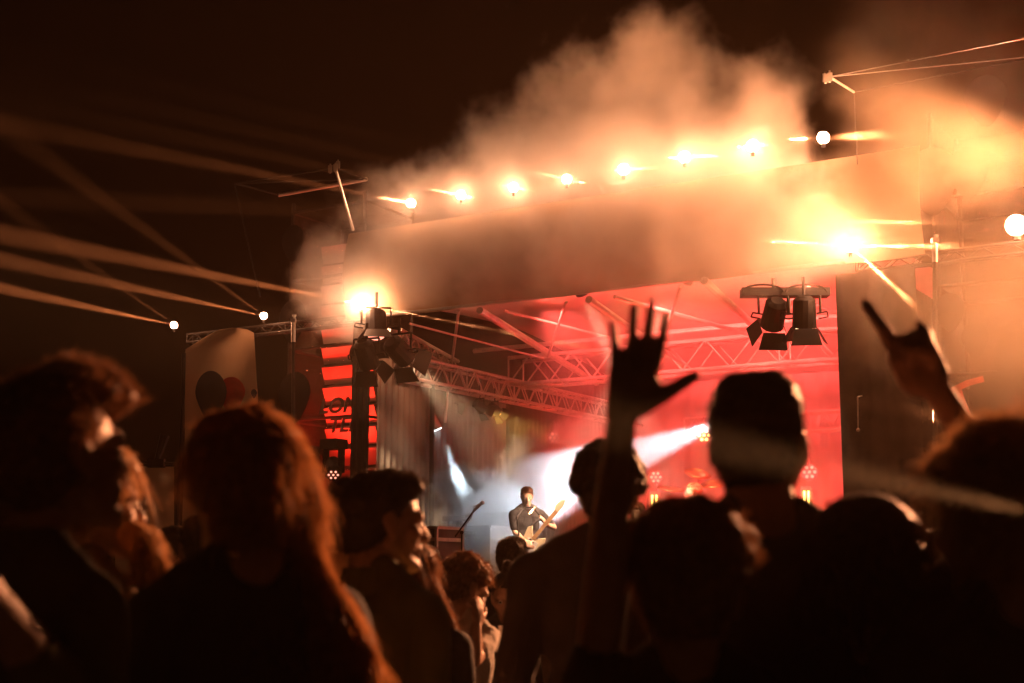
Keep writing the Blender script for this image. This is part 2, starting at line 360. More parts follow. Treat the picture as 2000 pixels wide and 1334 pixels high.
def speaker_tower(a0, a1, b0, zt, label, side):
    t = thing('speaker_tower', label, 'speaker tower', S((a0 + a1) / 2, b0, 0), 'scaffold speaker towers')
    for a in (a0, a1):
        for b in (b0, b0 + 1.2):
            MB().tube(S(a, b, 0), S(a, b, zt), .028).build('post', M['black'], t)
    for z in np.arange(.6, zt, 1.05):
        for b in (b0, b0 + 1.2): MB().tube(S(a0, b, z), S(a1, b, z), .022).build('ledger', M['black'], t)
        for a in (a0, a1): MB().tube(S(a, b0, z), S(a, b0 + 1.2, z), .022).build('ledger', M['black'], t)
    mb = MB(); mb.box(S((a0 + a1) / 2, b0 + 1.25, zt / 2), U * (a1 - a0), W * .02, Z * zt)
    mb.box(S(a0 - .04, b0 + .6, zt / 2), U * .02, W * 1.2, Z * zt)
    mb.build('cladding', M['blackcloth'], t)
    return t
TL = speaker_tower(-2.0, -.66, .9, 7.05, 'tall scaffold speaker tower with a balloon printed scrim on the far side of the stage', 0)
# scrim hangs over the tower front from below the lamps
o = sheet(lambda s, q: S(-1.98 + 1.32 * s, .85 + .012 * math.sin(s * 14 + q * 5), .4 + 6.5 * q), 30, 30).build('scrim', M['scrim'], TL, smooth=True)
mb = MB(); d = -W * .006
for (px, py, R) in ((572, 622, .36), (575, 770, .42), (580, 890, .34), (700, 690, .22), (572, 470, .3)):
    c = atz(px, py, 1.45 + (1130 - py) / 2780 * 19.4); 
    # slide onto the tower face plane
    r = ray(px, py); k = (S(0, .835, 0) - CAM).dot(W) / r.dot(W); c = CAM + r * k
    mb = MB(); balloon(mb, c, U, Z, R * .72, d); mb.build('balloon_print', M['print'], TL)
def lettering(txt, px, py, size, parent, m, plane_b, shear=.25, rot=0, stretch=1):
    r = ray(px, py); k = (S(0, plane_b, 0) - CAM).dot(W) / r.dot(W); c = CAM + r * k
    cu = bpy.data.curves.new('t', 'FONT'); cu.body = txt; cu.size = size; cu.shear = shear; cu.extrude = .003; cu.offset = size * .025
    o = bpy.data.objects.new('t', cu); COL.objects.link(o)
    dg = bpy.context.evaluated_depsgraph_get(); dg.update(); me = bpy.data.meshes.new_from_object(o.evaluated_get(dg))
    bpy.data.objects.remove(o)
    R = Matrix.Rotation(rot, 3, 'Z'); n = -W
    for v in me.vertices:
        q = R @ v.co; v.co = c + U * (q.x * stretch) + Z * q.y + n * q.z
    me.update(); me.materials.clear(); return link_mesh('lettering', me, m, parent)
lettering('LON', 622, 808, .3, TL, M['letter'], .815, stretch=1.1)
lettering('TEN', 640, 845, .3, TL, M['letter'], .815, stretch=1.1)
line_array('pale louvred speaker stack glowing red behind the far tower scrim', S(-1.44, 1.5, 0), U, -W, 14, 6.5, .95, .31)
# red uplights and moving head in the far tower
def moving_head(p, label, scale=1, group='moving head spotlights', lens='leddim', aim=V((0, -.5, -1))):
    t = thing('moving_head', label, 'spotlight', p, group); s = scale
    MB().box(p, U * .26 * s, W * .22 * s, Z * .12 * s).build('base', M['black'], t)
    yk = MB()
    for k in (-1, 1): yk.box(p + U * k * .12 * s - Z * .2 * s, U * .03 * s, W * .1 * s, Z * .3 * s)
    yk.build('yoke', M['black'], t)
    a = V(aim).normalized(); x, y, d = frame_of(a); hc = p - Z * .28 * s
    MB().rings([(hc - d * .14 * s, x * .06 * s, y * .06 * s), (hc - d * .08 * s, x * .1 * s, y * .1 * s), (hc + d * .1 * s, x * .11 * s, y * .11 * s), (hc + d * .14 * s, x * .095 * s, y * .095 * s)]).build('head', M['black'], t, smooth=False)
    lm = MB()
    for i in range(7):
        q = (0, 0) if i == 6 else (math.cos(i * math.pi / 3), math.sin(i * math.pi / 3))
        lm.ell(hc + d * .142 * s + (x * q[0] + y * q[1]) * .055 * s, .014 * s)
    lm.build('lens_cluster', M[lens], t); return t
moving_head(at(652, 868, 20.0), 'black moving head hanging against the red glow low in the far tower', 1.15, aim=V((.1, -.7, -.7)))
moving_head(at(608, 880, 20.2), 'red lit moving head beside the black one low in the far tower', .9, aim=V((-.5, -.4, .5)))
pb = at(650, 1010, 19.5)
RED = (1, .018, .008); PINK = (1, .16, .13)
def red_par(p, tgt, P, ang, label, col=RED, soft=.08):
    t = thing('par_can', label, 'stage lamp', p, 'par can lamps'); x, y, d = frame_of(V(tgt) - V(p))
    MB().rings([(p - d * .2, x * .05, y * .05), (p - d * .14, x * .1, y * .1), (p, x * .105, y * .105)], cap=True).build('can', M['black'], t)
    yk = MB(); yk.path([p - d * .1 + x * .12, p - d * .1 + x * .12 + y * -.14, p - d * .1 - x * .12 + y * -.14, p - d * .1 - x * .12], .012); yk.build('yoke', M['black'], t)
    lamp('SPOT', p + d * .03, col, P, soft, tgt, ang, .6, parent=t); return t
red_par(S(-1.4, 1.0, 2.0), S(-1.44, 1.4, 5.6), 1500, .9, 'par can low inside the far tower washing the speakers red')
red_par(S(-1.0, .1, 1.3), S(-1.44, 1.3, 3.6), 300, .7, 'par can on the ground before the far tower')
mb = MB()
for i in range(4):
    z = 1.0 + .42 * i; mb.box(S(-1.44, 1.3, z), U * .8, W * .5, Z * .38)
t = thing('subwoofer_stack', 'pale speaker boxes glowing red at the foot of the far tower', 'speaker stack', S(-1.44, 1.3, .8)); 
for i in range(4):
    z = .45 + .42 * i; MB().box(S(-1.44, 1.3, z), U * .8, W * .5, Z * .39).build('box', M['cabinet'], t)
    mb = MB(); 
    for k in range(3): mb.box(S(-1.44, 1.04, z - .12 + .12 * k), U * .7, W * .02, Z * .03)
    mb.build('grille', M['grille'], t)
# near tower with big printed scrim
TR = speaker_tower(7.5, 10.2, 1.15, 6.9, 'near speaker tower with a big balloon printed scrim, orange in the smoke', 1)
sheet(lambda s, q: S(7.45 + 2.8 * s, 1.08 + .015 * math.sin(s * 18 + q * 4), .4 + 6.3 * q), 40, 30).build('scrim', M['scrim'], TR, smooth=True)
mb = MB()
for (px, py, R) in ((1725, 905, .17), (1760, 900, .24), (1935, 770, .3), (1990, 700, .35), (1855, 605, .22), (1905, 660, .2), (1820, 345, .4), (1890, 330, .3), (1925, 190, .3), (1880, 830, .22), (1820, 850, .2)):
    r = ray(px, py); k = (S(0, 1.06, 0) - CAM).dot(W) / r.dot(W); mb = MB(); balloon(mb, CAM + r * k, U, Z, R * .8, d); mb.build('balloon_print', M['print'], TR)
mb = MB()
for pts in (((1870, 758), (1882, 790), (1896, 825)), ((1730, 925), (1790, 890), (1800, 935)), ((1775, 860), (1785, 880)), ((1845, 770), (1890, 748), (1920, 740)), ((1712, 870), (1725, 915))):
    q = []
    for px, py in pts:
        r = ray(px, py); k = (S(0, 1.05, 0) - CAM).dot(W) / r.dot(W); q.append(CAM + r * k)
    mb = MB()
    for A, B in zip(q, q[1:]): mb.box((A + B) / 2, (B - A) * 1.08, -W * .008, (B - A).cross(W).normalized() * .07)
    mb.build('red_stroke', M['red'], TR)  # flat red strokes laid over the scrim between the balloons
line_array('speaker stack glowing red behind the near tower scrim', S(9.1, 1.8, 0), U, -W, 10, 5.6, .9, .33)
red_par(S(8.5, 1.5, 1.4), S(9.0, 1.6, 4.4), 1500, 1.2, 'par can inside the near tower washing its scrim red')
red_par(S(8.2, .4, 2.0), S(8.4, 1.1, 3.0), 160, 1.2, 'par can in front of the near tower scrim')
# outrigger frames at the tower tops
def frame_thing(name, label, segs, clamps):
    p0 = V(segs[0][0]); t = thing(name, label, 'scaffold frame', p0, 'outrigger frames above the towers')
    for a, b, r in segs: MB().tube(a, b, r).build('tube', M['steel' if r in (.02, .013, .03, .006) else 'black'], t)  # steel where a tube shows brightly, black where it fades: painted light
    mb = MB()
    for c in clamps: mb.box(c, (.05, 0, 0), (0, .05, .02), (0, -.02, .09)); mb.tube(V(c) - Z * .06, V(c) + Z * .07, .012)
    mb.build('clamp', M['steel'], t)
A = at(655, 328, 18.6); B = at(458, 358, 19.3); C = at(545, 381, 20.2); D = at(716, 350, 19.4)
frame_thing('outrigger_frame', 'thin tube outrigger frame with a bright brace on top of the far tower', [(A, B, .012), (B, C, .014), (C, D, .03), (A, D, .012), (B, D, .01), (A, at(690, 450, 19.0), .02), (B, at(508, 580, 19.7), .012)], [A, at(645, 330, 18.6), at(660, 322, 18.7)])
A = at(1620, 150, 14.6); B = at(2080, 60, 13.6); C = at(1668, 180, 15.4); D = at(2040, 108, 14.4)
frame_thing('outrigger_frame', 'thin tube outrigger frame above the lamp at the near end of the fascia', [(A, B, .006), (A, D, .006), (A, C, .013), (C, D, .009), (C, at(1675, 330, 15.5), .005)], [A, at(1612, 152, 14.6)])
def post(px, py0, py1, Y, label):
    t = thing('scaffold_post', label, 'post', at(px, py1, Y), 'bright scaffold posts')
    MB().tube(at(px, py0 + 12, Y), at(px, py0 + 50, Y), .03).build('sleeve', M['steel'], t); MB().tube(at(px, py0 + 50, Y), at(px, py1, Y), .024).build('tube', M['black'], t)  # no real sleeve: steel top, black rest paint the lit and dark lengths
    MB().box(at(px, py0 + 8, Y), (.07, 0, 0), (0, .07, 0), (0, 0, .05)).tube(at(px + 2, py0 - 3, Y), at(px + 2, py0 + 4, Y), .03, .012).build('clamp', M['steel'], t)
post(573, 618, 1150, 18.9, 'thin scaffold post with a bright clamp at the side of the far tower')
post(1826, 462, 1150, 14.3, 'scaffold post with a bright top standing before the near tower scrim')
t = thing('rigging_bracket', 'small bright metal bracket on the near masking curtain', 'bracket', at(1676, 840, 15.2)); q = at(1676, 840, 15.2)
MB().tube(q, at(1675, 775, 15.2), .008).tube(at(1675, 775, 15.2), at(1684, 773, 15.2), .008).ell(q, .02).build('rod', M['steel'], t)

# ------------------------------------------------------------------ flag and far banners
FY = 16.5
t = thing('feather_flag', 'tall pale flag with a navy and a red balloon print on a dark pole', 'flag', at(345, 1150, FY))
MB().path([at(338, 1180, FY), at(346, 1020, FY), at(356, 830, FY), at(359, 690, FY)], .025, n=8).build('pole', M['black'], t)
ol = [(361, 1150), (361, 683), (385, 668), (410, 652), (432, 643), (455, 640), (480, 642), (496, 650), (499, 700), (505, 800), (507, 1000), (507, 1150)]
fm = MB(); rows = 24
def flag_edge(py):
    for (x0, y0), (x1, y1) in zip(ol[1:], ol[2:]): pass
    xl = 361 - max(0, (py - 850) * .03)
    if py < 683: xl = np.interp(py, [640, 643, 652, 668, 683], [455, 432, 410, 385, 361])
    xr = np.interp(py, [640, 642, 650, 700, 800, 1150], [460, 480, 496, 499, 505, 507]); return xl, xr
vs = []; nc = 10
for j in range(rows + 1):
    py = 640.5 + (1150 - 640.5) * (j / rows) ** 1.6; xl, xr = flag_edge(py)
    for i in range(nc + 1): vs.append(at(xl + (xr - xl) * i / nc, py, FY + .05 * math.sin(i * .7 + j * .3)))
fm.add(vs, [(j * (nc + 1) + i, j * (nc + 1) + i + 1, (j + 1) * (nc + 1) + i + 1, (j + 1) * (nc + 1) + i) for j in range(rows) for i in range(nc)]).build('cloth', M['flag'], t, smooth=True)
def px_balloon(mb, cx, cy, rx, ry, Y):
    pts = []
    for i in range(30):
        a = 2 * math.pi * i / 30; x = math.sin(a); y = -math.cos(a)
        if y > 0: x *= 1 - .45 * y; y *= 1.25
        pts.append(at(cx + x * rx, cy + y * ry, Y))
    mb.prism(pts, (0, .006, 0))
mb = MB(); px_balloon(mb, 412, 770, 31, 46, FY - .085); px_balloon(mb, 496, 768, 6, 8, FY - .085); mb.build('navy_balloon', M['navy'], t)
mb = MB(); px_balloon(mb, 452, 768, 27, 32, FY - .07); mb.build('red_balloon', M['red'], t)
t = thing('banner', 'pale low banner panel behind the crowd beside the flag pole', 'banner', at(290, 1150, 17.2))
sheet(lambda s, q: at(225 + 115 * s, 1160 - 255 * q, 17.2 + .04 * math.sin(s * 7)), 12, 8).build('cloth', M['flag'], t, smooth=True)
MB().tube(at(225, 908, 17.15), at(345, 908, 17.15), .02).build('rail', M['black'], t)
t = thing('floodlight', 'dark floodlight hanging before the pale low banner', 'floodlight', at(305, 905, 16.9)); q = at(305, 905, 16.9)
MB().box(q, (.2, 0, 0), (0, .1, 0), (0, 0, .1)).build('housing', M['black'], t); MB().tube(q, at(322, 850, 16.9), .03, .06).tube(at(283, 902, 16.9), at(345, 905, 16.9), .012).build('bracket', M['black'], t)

# ------------------------------------------------------------------ barn door spotlights
def barn_spot(p, tgt, label, P=0, col=(1, .62, .33), ang=.5, s=1., lens='warmlens', group='barn door spotlights', hang=.35, side=U):
    p = V(p); t = thing('barn_door_spotlight', label, 'spotlight', p + Z * hang, group); x, y, d = frame_of(V(tgt) - p)
    MB().rings([(p - d * .34 * s, x * .07 * s, y * .07 * s), (p - d * .3 * s, x * .12 * s, y * .12 * s), (p - d * .12 * s, x * .125 * s, y * .125 * s), (p, x * .13 * s, y * .13 * s)], n=14).build('housing', M['black'], t)
    MB().rings([(p + d * .002, x * .1 * s, y * .1 * s), (p + d * .012, x * .09 * s, y * .09 * s)], n=14).build('lens', M[lens], t)
    for a, wd in ((x, y), (-x, y), (y, x), (-y, x)):
        c0 = p + a * .13 * s; e = (d + a * .55).normalized(); l_ = .19 * s; wv = wd * .12 * s
        n_ = e.cross(wd).normalized() * .006
        MB().prism([c0 - wv, c0 + wv, c0 + e * l_ + wv * 1.35, c0 + e * l_ - wv * 1.35], n_).build('barn_door', M['black'], t)
    yk = MB(); sd = x * .17 * s; m_ = p - d * .15 * s; up = Z * .2 * s
    yk.path([m_ + sd, m_ + sd + up, m_ - sd + up, m_ - sd], .014 * s); yk.tube(m_ + up, m_ + up + Z * hang * .6, .018 * s)
    # side handles
    for k in (-1, 1):
        q = m_ + x * k * .13 * s; yk.path([q, q + x * k * .11 * s - d * .02, q + x * k * .12 * s + d * .04, q + x * k * .02 * s + d * .06], .009 * s)
    yk.build('yoke', M['black'], t)
    if P: lamp('SPOT', p + d * .04, col, P, .06, tgt, ang, .5, parent=t)
    return t
barn_spot(at(1507, 636, 16.0), at(1540, 900, 17.5) + V((-.6, 0, 0)), 'barn door spotlight tilted towards the musicians under the near fascia corner', 300, ang=1.0, s=1.05)
barn_spot(at(1571, 640, 15.7), at(1572, 960, 16.2), 'barn door spotlight pointing straight down beside the near masking curtain', 160, ang=1.0, s=1.05)
barn_spot(at(722, 715, 18.6), at(850, 1120, 20.5), 'barn door spotlight casting a wide warm beam down the grey curtain', 700, ang=.42, s=1.1)
barn_spot(at(793, 700, 18.7), at(1010, 930, 21), 'barn door spotlight next to the far truss end throwing a warm beam across it', 1600, ang=.42, s=1.15)
barn_spot(at(735, 655, 18.6), at(740, 1000, 17.5), 'unlit barn door spotlight higher up beneath the far corner lamp', 0, s=1.15, lens='leddim')
for k, (px, py, lb) in enumerate(((885, 795, 'outer'), (945, 800, 'middle'), (975, 806, 'inner'))):
    barn_spot(at(px, py, 21.2 + .3 * k), at(px + 150, py + 110, 22.5), f'small amber spotlight under the side truss, {lb} one of three', 300, col=(1, .5, .1), ang=.9, s=.6, group='amber spotlights under the side truss', lens='led')
tr = thing('lamp_ballast', 'dark ballast shelf with cables holding the two near barn door spotlights', 'rigging', at(1540, 580, 15.9))
mb = MB()
for px in (1490, 1575):
    mb.box(at(px, 572, 15.9), (.5, 0, 0), (0, .2, 0), (0, 0, .09))
    for k in range(14):
        a0 = math.pi * k / 14; a1 = math.pi * (k + 1) / 14
        mb.tube(at(px - 40 * math.cos(a0), 570 - 14 * math.sin(a0), 15.8), at(px - 40 * math.cos(a1), 570 - 14 * math.sin(a1), 15.8), .012, n=5)
mb.build('shelf', M['black'], tr)
# cool beam lamps
def beam_lamp(p, tgt, label, P, ang, col=(.72, .9, 1)):
    p = V(p); t = thing('beam_lamp', label, 'spotlight', p, 'cool white beam lamps'); x, y, d = frame_of(V(tgt) - p)
    MB().rings([(p - d * .42, x * .03, y * .03), (p - d * .3, x * .06, y * .06), (p, x * .085, y * .085)], n=14).build('housing', M['steel'], t)
    MB().rings([(p + d * .002, x * .075, y * .075), (p + d * .01, x * .07, y * .07)], n=14).build('lens', M['beamlens'], t)
    mb = MB(); 
    for k in (-1, 1): mb.tube(p + V((k * .16, 0, 0)) + Z * .62, p + V((k * .16, 0, 0)) - d * .1, .02)
    mb.build('bracket', M['alu'], t)
    lamp('SPOT', p + d * .03, col, P, .04, tgt, ang, .25, parent=t); return t
beam_lamp(at(853, 838, 20.6), at(925, 1005, 20.9), 'cool white beam lamp under the side truss shining onto the smoke', 12000, .22)
beam_lamp(at(1418, 822, 21.0), at(945, 1000, 20.0), 'cool white beam lamp behind the central head shining across the stage', 9000, .36, (.85, .92, 1))
# led pars and tubes at the back
def led_par(px, py, Y, label, hot='leddim', s=1., P=0, hang=True):
    p = at(px, py, Y); t = thing('led_par', label, 'stage lamp', p, 'seven cell led lamps'); d = (CAM - p + V((.0, 0, .6))).normalized(); x, y, d = frame_of(d)
    MB().rings([(p - d * .16, x * .06 * s, y * .06 * s), (p, x * .12 * s, y * .12 * s)], n=14).build('can', M['black'] if hot == 'x' else M['amp'], t)
    mb = MB()
    for i in range(7):
        q = (0, 0) if i == 6 else (math.cos(i * math.pi / 3), math.sin(i * math.pi / 3))
        mb.ell(p + d * .01 + (x * q[0] + y * q[1]) * .075 * s, .024 * s)
    mb.build('led_cell', M[hot], t)
    MB().tube(p, p + Z * .28 if hang else p - Z * .6, .012).build('stem', M['amp'], t)
    if P: lamp('SPOT', p + d * .05, (1, .4, .08), P, .06, p + V((-.1, -1, -1.6)), .8, .8, parent=t)
led_par(1375, 850, 22.0, 'amber glowing seven cell lamp left of the central head', 'led', 1.0, 60)
led_par(1083, 855, 23.0, 'dim seven cell lamp high above the guitarist', s=.9)
led_par(1281, 932, 22.5, 'dim seven cell lamp above the glowing tube pair by the raised arm', s=.9, hang=False)
led_par(1581, 922, 20.5, 'dim seven cell lamp by the near masking curtain', s=1.0)
led_par(1010, 838, 23.5, 'faint seven cell lamp in the red smoke below the side truss', s=.9)
led_par(1452, 905, 22.5, 'faint seven cell lamp low in front of the backdrop', s=.9)
for px, py, lb in ((1278, 980, 'pair of yellow light tubes between the raised arm and the front crowd head'), (1575, 972, 'pair of yellow light tubes in the gap beside the near masking curtain')):
    Y = 21.0 if px < 1500 else 19.3; t = thing('light_tube_pair', lb, 'light tubes', at(px, py + 40, Y))
    for k in (-4, 4): MB().tube(at(px + k, py - 13, Y), at(px + k, py + 13, Y), .014).build('tube', M['tubelight'], t)
    MB().box(at(px, py, Y + .06), (.16, 0, 0), (0, .04, 0), (0, 0, .3)).tube(at(px, py + 13, Y + .06), at(px, py + 130, Y + .06), .02).build('stand', M['amp'], t)
# cymbal stands of the drum kit
t = thing('drum_kit', 'drum kit with tilted cymbals behind the lit drummer', 'drum kit', at(1370, 1130, 20.6))
for (px, py, r, tx, ty) in ((1363, 925, .2, .3, .5), (1395, 945, .22, -.3, .35), (1310, 955, .2, .2, .3)):
    p = at(px, py, 20.6); x, y, d = frame_of(V((tx * .5, -ty, 1)))
    MB().rings([(p, x * r, y * r), (p + d * .012, x * r * .5, y * r * .5), (p + d * .03, x * .03, y * .03)], n=24).build('cymbal', M['brass'], t, smooth=True)
    MB().tube(p, V((p.x + .05, p.y + .05, FLOOR)), .012).build('stand', M['alu'], t)
for (px, r, h, zz) in ((1330, .2, .25, 1.3), (1400, .22, .3, 1.25), (1365, .28, .45, 1.1)):
    p = at(px, 1080, 20.5); p.z = zz + .1; MB().tube(p, p + Z * h * .6, r, n=20).build('drum', M['casepale'], t)

# ------------------------------------------------------------------ stage gear
def flight_case(c, dx, dy, w, d, h, m, label, trim='alu', handles=True):
    t = thing('flight_case', label, 'flight case', c, 'flight cases on the stage'); c = V(c); cc = c + Z * (h / 2)
    MB().box(cc, dx * (w - .02), dy * (d - .02), Z * (h - .02)).build('shell', m, t)
    mb = MB(); e = .035
    for i in (-1, 1):
        for j in (-1, 1):
            mb.box(cc + dx * i * w / 2 + dy * j * d / 2, dx * e, dy * e, Z * (h - e))
            mb.box(cc + dx * i * w / 2 + Z * j * h / 2, dx * e, dy * d, Z * e)
            mb.box(cc + dy * i * d / 2 + Z * j * h / 2, dx * w, dy * e, Z * e)
    mb.box(c + Z * (h * .88) - dy * (d / 2), dx * (w + .01), dy * .03, Z * .045).box(c + Z * (h * .88) + dx * (w / 2), dx * .03, dy * (d + .01), Z * .045)
    mb.build('edge_trim', M[trim], t)
    for k in (-.22, .22):
        p = c + Z * h * .66 - dy * (d / 2 + .012) + dx * (k * w)
        MB().box(p, dx * .2, dy * .012, Z * .14).build('latch', M['steel'], t)
        MB().path([p - dx * .07 - Z * .05 - dy * .01, p - dx * .07 + Z * .05 - dy * .012, p + dx * .07 + Z * .05 - dy * .012, p + dx * .07 - Z * .05 - dy * .01], .009).build('handle', M['black'], t)
    return t
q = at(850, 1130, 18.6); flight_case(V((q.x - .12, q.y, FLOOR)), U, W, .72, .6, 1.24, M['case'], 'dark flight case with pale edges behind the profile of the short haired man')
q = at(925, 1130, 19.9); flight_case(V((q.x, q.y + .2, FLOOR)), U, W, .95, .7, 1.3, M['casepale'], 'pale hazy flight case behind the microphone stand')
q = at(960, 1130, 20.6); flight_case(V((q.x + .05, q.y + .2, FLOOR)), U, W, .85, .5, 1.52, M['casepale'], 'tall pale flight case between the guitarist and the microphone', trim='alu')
t = thing('amplifier_head', 'small bright amplifier with glowing valves on the hazy flight case', 'amplifier', at(893, 1022, 19.7)); c = at(893, 1020, 19.7)
MB().box(c + Z * .05, U * .36, W * .2, Z * .06).build('top', M['casepale'], t)
for i in range(5): MB().tube(c + U * (-.14 + .07 * i) - Z * .13, c + U * (-.14 + .07 * i) + Z * .02, .018).build('valve', M['warmlens'] if 0 else M['casepale'], t)
MB().box(c - Z * .15, U * .4, W * .24, Z * .05).build('chassis', M['black'], t)
t = thing('guitar_amplifier', 'guitar amplifier cabinet stacked behind the guitarist', 'amplifier', at(1000, 1100, 21.0)); c = at(1003, 1040, 21.2); c.z = FLOOR
MB().box(c + Z * .6, U * .75, W * .4, Z * 1.2).build('cabinet', M['black'], t); MB().box(c + Z * .6 - W * .21, U * .66, W * .02, Z * 1.05).build('speaker_cloth', M['amp'], t)
MB().box(c + Z * 1.33, U * .7, W * .35, Z * .24).build('head', M['black'], t)
t = thing('microphone_stand', 'microphone on a slanted boom stand before the white smoke', 'microphone stand', at(905, 1135, 18.0)); Y = 18.0
b = at(902, 1040, Y); MB().tube(V((b.x, b.y, FLOOR)), b, .011).tube(V((b.x, b.y, FLOOR)), V((b.x, b.y, FLOOR + .03)), .14, .13, n=20).build('upright', M['black'], t)
MB().tube(at(889, 1048, Y), at(931, 990, Y - .1), .011).ell(b, .025).build('boom', M['black'], t)
MB().tube(at(926, 997, Y - .1), at(938, 985, Y - .12), .016, .022, n=12).build('microphone', M['casepale'], t); MB().ell(at(942, 982, Y - .12), .028).build('microphone_grille', M['steel'], t, smooth=True)
MB().path([at(940, 986, Y - .12), at(926, 988, Y - .1), at(921, 1010, Y - .1), at(905, 1030, Y - .05)], .006).build('cable', M['casepale'], t)

# ------------------------------------------------------------------ stage wash lights
for a, b, P, lb in ((2.4, 3.2, 330, 'first red par can on the stage floor washing the canopy, near the flight cases'), (3.6, 2.5, 360, 'middle red par can on the stage floor washing the canopy'), (5.6, 1.5, 480, 'red par can on the stage floor by the near masking curtain')):
    red_par(S(a, b, FLOOR + .2), S(a + .2, b + .6, 5), P * 1.7, 2.2, lb, (1, .022, .012), .1)
for a, b, P, tg, lb in ((2.6, 4.3, 700, (3.6, 8.1, 2.6), 'red wash par can added unseen behind the fascia over the guitarist'), (4.2, 4.3, 800, (4.4, 8.1, 2.4), 'red wash par can added unseen behind the fascia over the drummer'), (5.8, 4.3, 800, (5.6, 8.1, 2.4), 'red wash par can added unseen behind the fascia nearest the masking curtain')):
    red_par(S(a, .3, 5.12), S(*tg), P * 4, 1.5, lb, (1, .085, .065), .1)  # added wash cans, hidden behind the fascia to redden the backdrop
red_par(S(4.6, .42, 5.05), V((.25, 19.2, 2.0)), 9000, .22, 'front par can added unseen behind the fascia, warm on the guitarist', (1, .6, .38), .08)  # added key light, tucked out of sight to brighten the guitarist
red_par(S(3.2, .42, 5.05), V((2.4, 20.0, 2.3)), 6000, .22, 'front par can added unseen behind the fascia, warm on the drummer', (1, .62, .4), .08)  # likewise added out of sight, brightens the drummer
# ------------------------------------------------------------------ people
def Rz(a): return Matrix.Rotation(a, 3, 'Z')
def head_prims(mb, c, R, s):
    P = lambda x, y, z: c + R @ (V((x, y, z)) * s)
    mb.ell(P(0, -.012, .03), (.077 * s, .097 * s, .086 * s), R)
    mb.ell(P(0, .03, -.03), (.062 * s, .062 * s, .075 * s), R)
    mb.cap(P(-.052, .0, -.05), P(-.02, .07, -.098), .02 * s, .016 * s); mb.cap(P(.052, .0, -.05), P(.02, .07, -.098), .02 * s, .016 * s)
    mb.cap(P(-.015, .078, -.1), P(.015, .078, -.1), .017 * s)
    mb.cap(P(-.04, .074, .018), P(.04, .074, .018), .015 * s)
    mb.cap(P(0, .088, .012), P(0, .108, -.03), .009 * s, .013 * s); mb.cap(P(-.011, .096, -.034), P(.011, .096, -.034), .009 * s)
    mb.cap(P(-.016, .09, -.058), P(.016, .09, -.058), .0075 * s); mb.cap(P(-.014, .088, -.071), P(.014, .088, -.071), .0085 * s)
    for k in (-1, 1):
        mb.ell(P(k * .046, .06, -.022), (.022 * s, .022 * s, .022 * s), R)
        mb.ell(P(k * .08, -.008, -.005), (.010 * s, .020 * s, .032 * s), R @ Matrix.Rotation(.25, 3, 'X'))
        mb.ell(P(k * .078, .002, -.03), (.007 * s, .010 * s, .013 * s), R)
def hand_prims(mb, wr, f, n, t, curl=.35, s=1., spread=.08, thumb=.7, curls=None):
    """f finger direction, n palm normal, t direction of the thumb side"""
    f = V(f).normalized(); n = V(n).normalized(); t = V(t).normalized()
    K = [wr + f * (.088 * s) + t * (o * s) for o in (.030, .010, -.011, -.030)]
    K[0] += -f * .002; K[3] -= f * .010 * s
    for k in K: mb.cap(wr + f * .01, k, .019 * s, .0115 * s)
    mb.cap(K[0] - f * .02, K[3] - f * .015, .013 * s)
    for i, (L_, r) in enumerate(((.072, .0085), (.080, .0088), (.074, .0083), (.058, .0073))):
        sp = (1.5 - i) * spread; d = (f * math.cos(sp) + t * math.sin(sp)); p = K[i]; c = curls[i] if curls else curl * (.85 + .12 * i)
        ang = 0
        for j, q in enumerate((.45, .30, .25)):
            ang += c * (1., 1.1, .8)[j]; e = d * math.cos(ang) + n * math.sin(ang); p2 = p + e * (L_ * q * s)
            mb.cap(p, p2, r * s * (1.05 - .08 * j), r * s * (.97 - .08 * j)); p = p2
    p = wr + f * .02 * s + t * .022 * s; e = (f * math.cos(thumb) + t * math.sin(thumb)).normalized()
    p1 = p + e * .042 * s; e2 = (e + n * .25 * (1 + curl)).normalized(); p2 = p1 + e2 * .032 * s; p3 = p2 + (e2 + n * .2).normalized() * .026 * s
    mb.cap(p, p1, .016 * s, .0125 * s); mb.cap(p1, p2, .0115 * s, .0105 * s); mb.cap(p2, p3, .0105 * s, .0085 * s)
def shoulder_pts(c, B, s):
    return {k: c + B @ (V((k * .178, -.02, -.285)) * s) for k in (-1, 1)}
HAIRS = {}
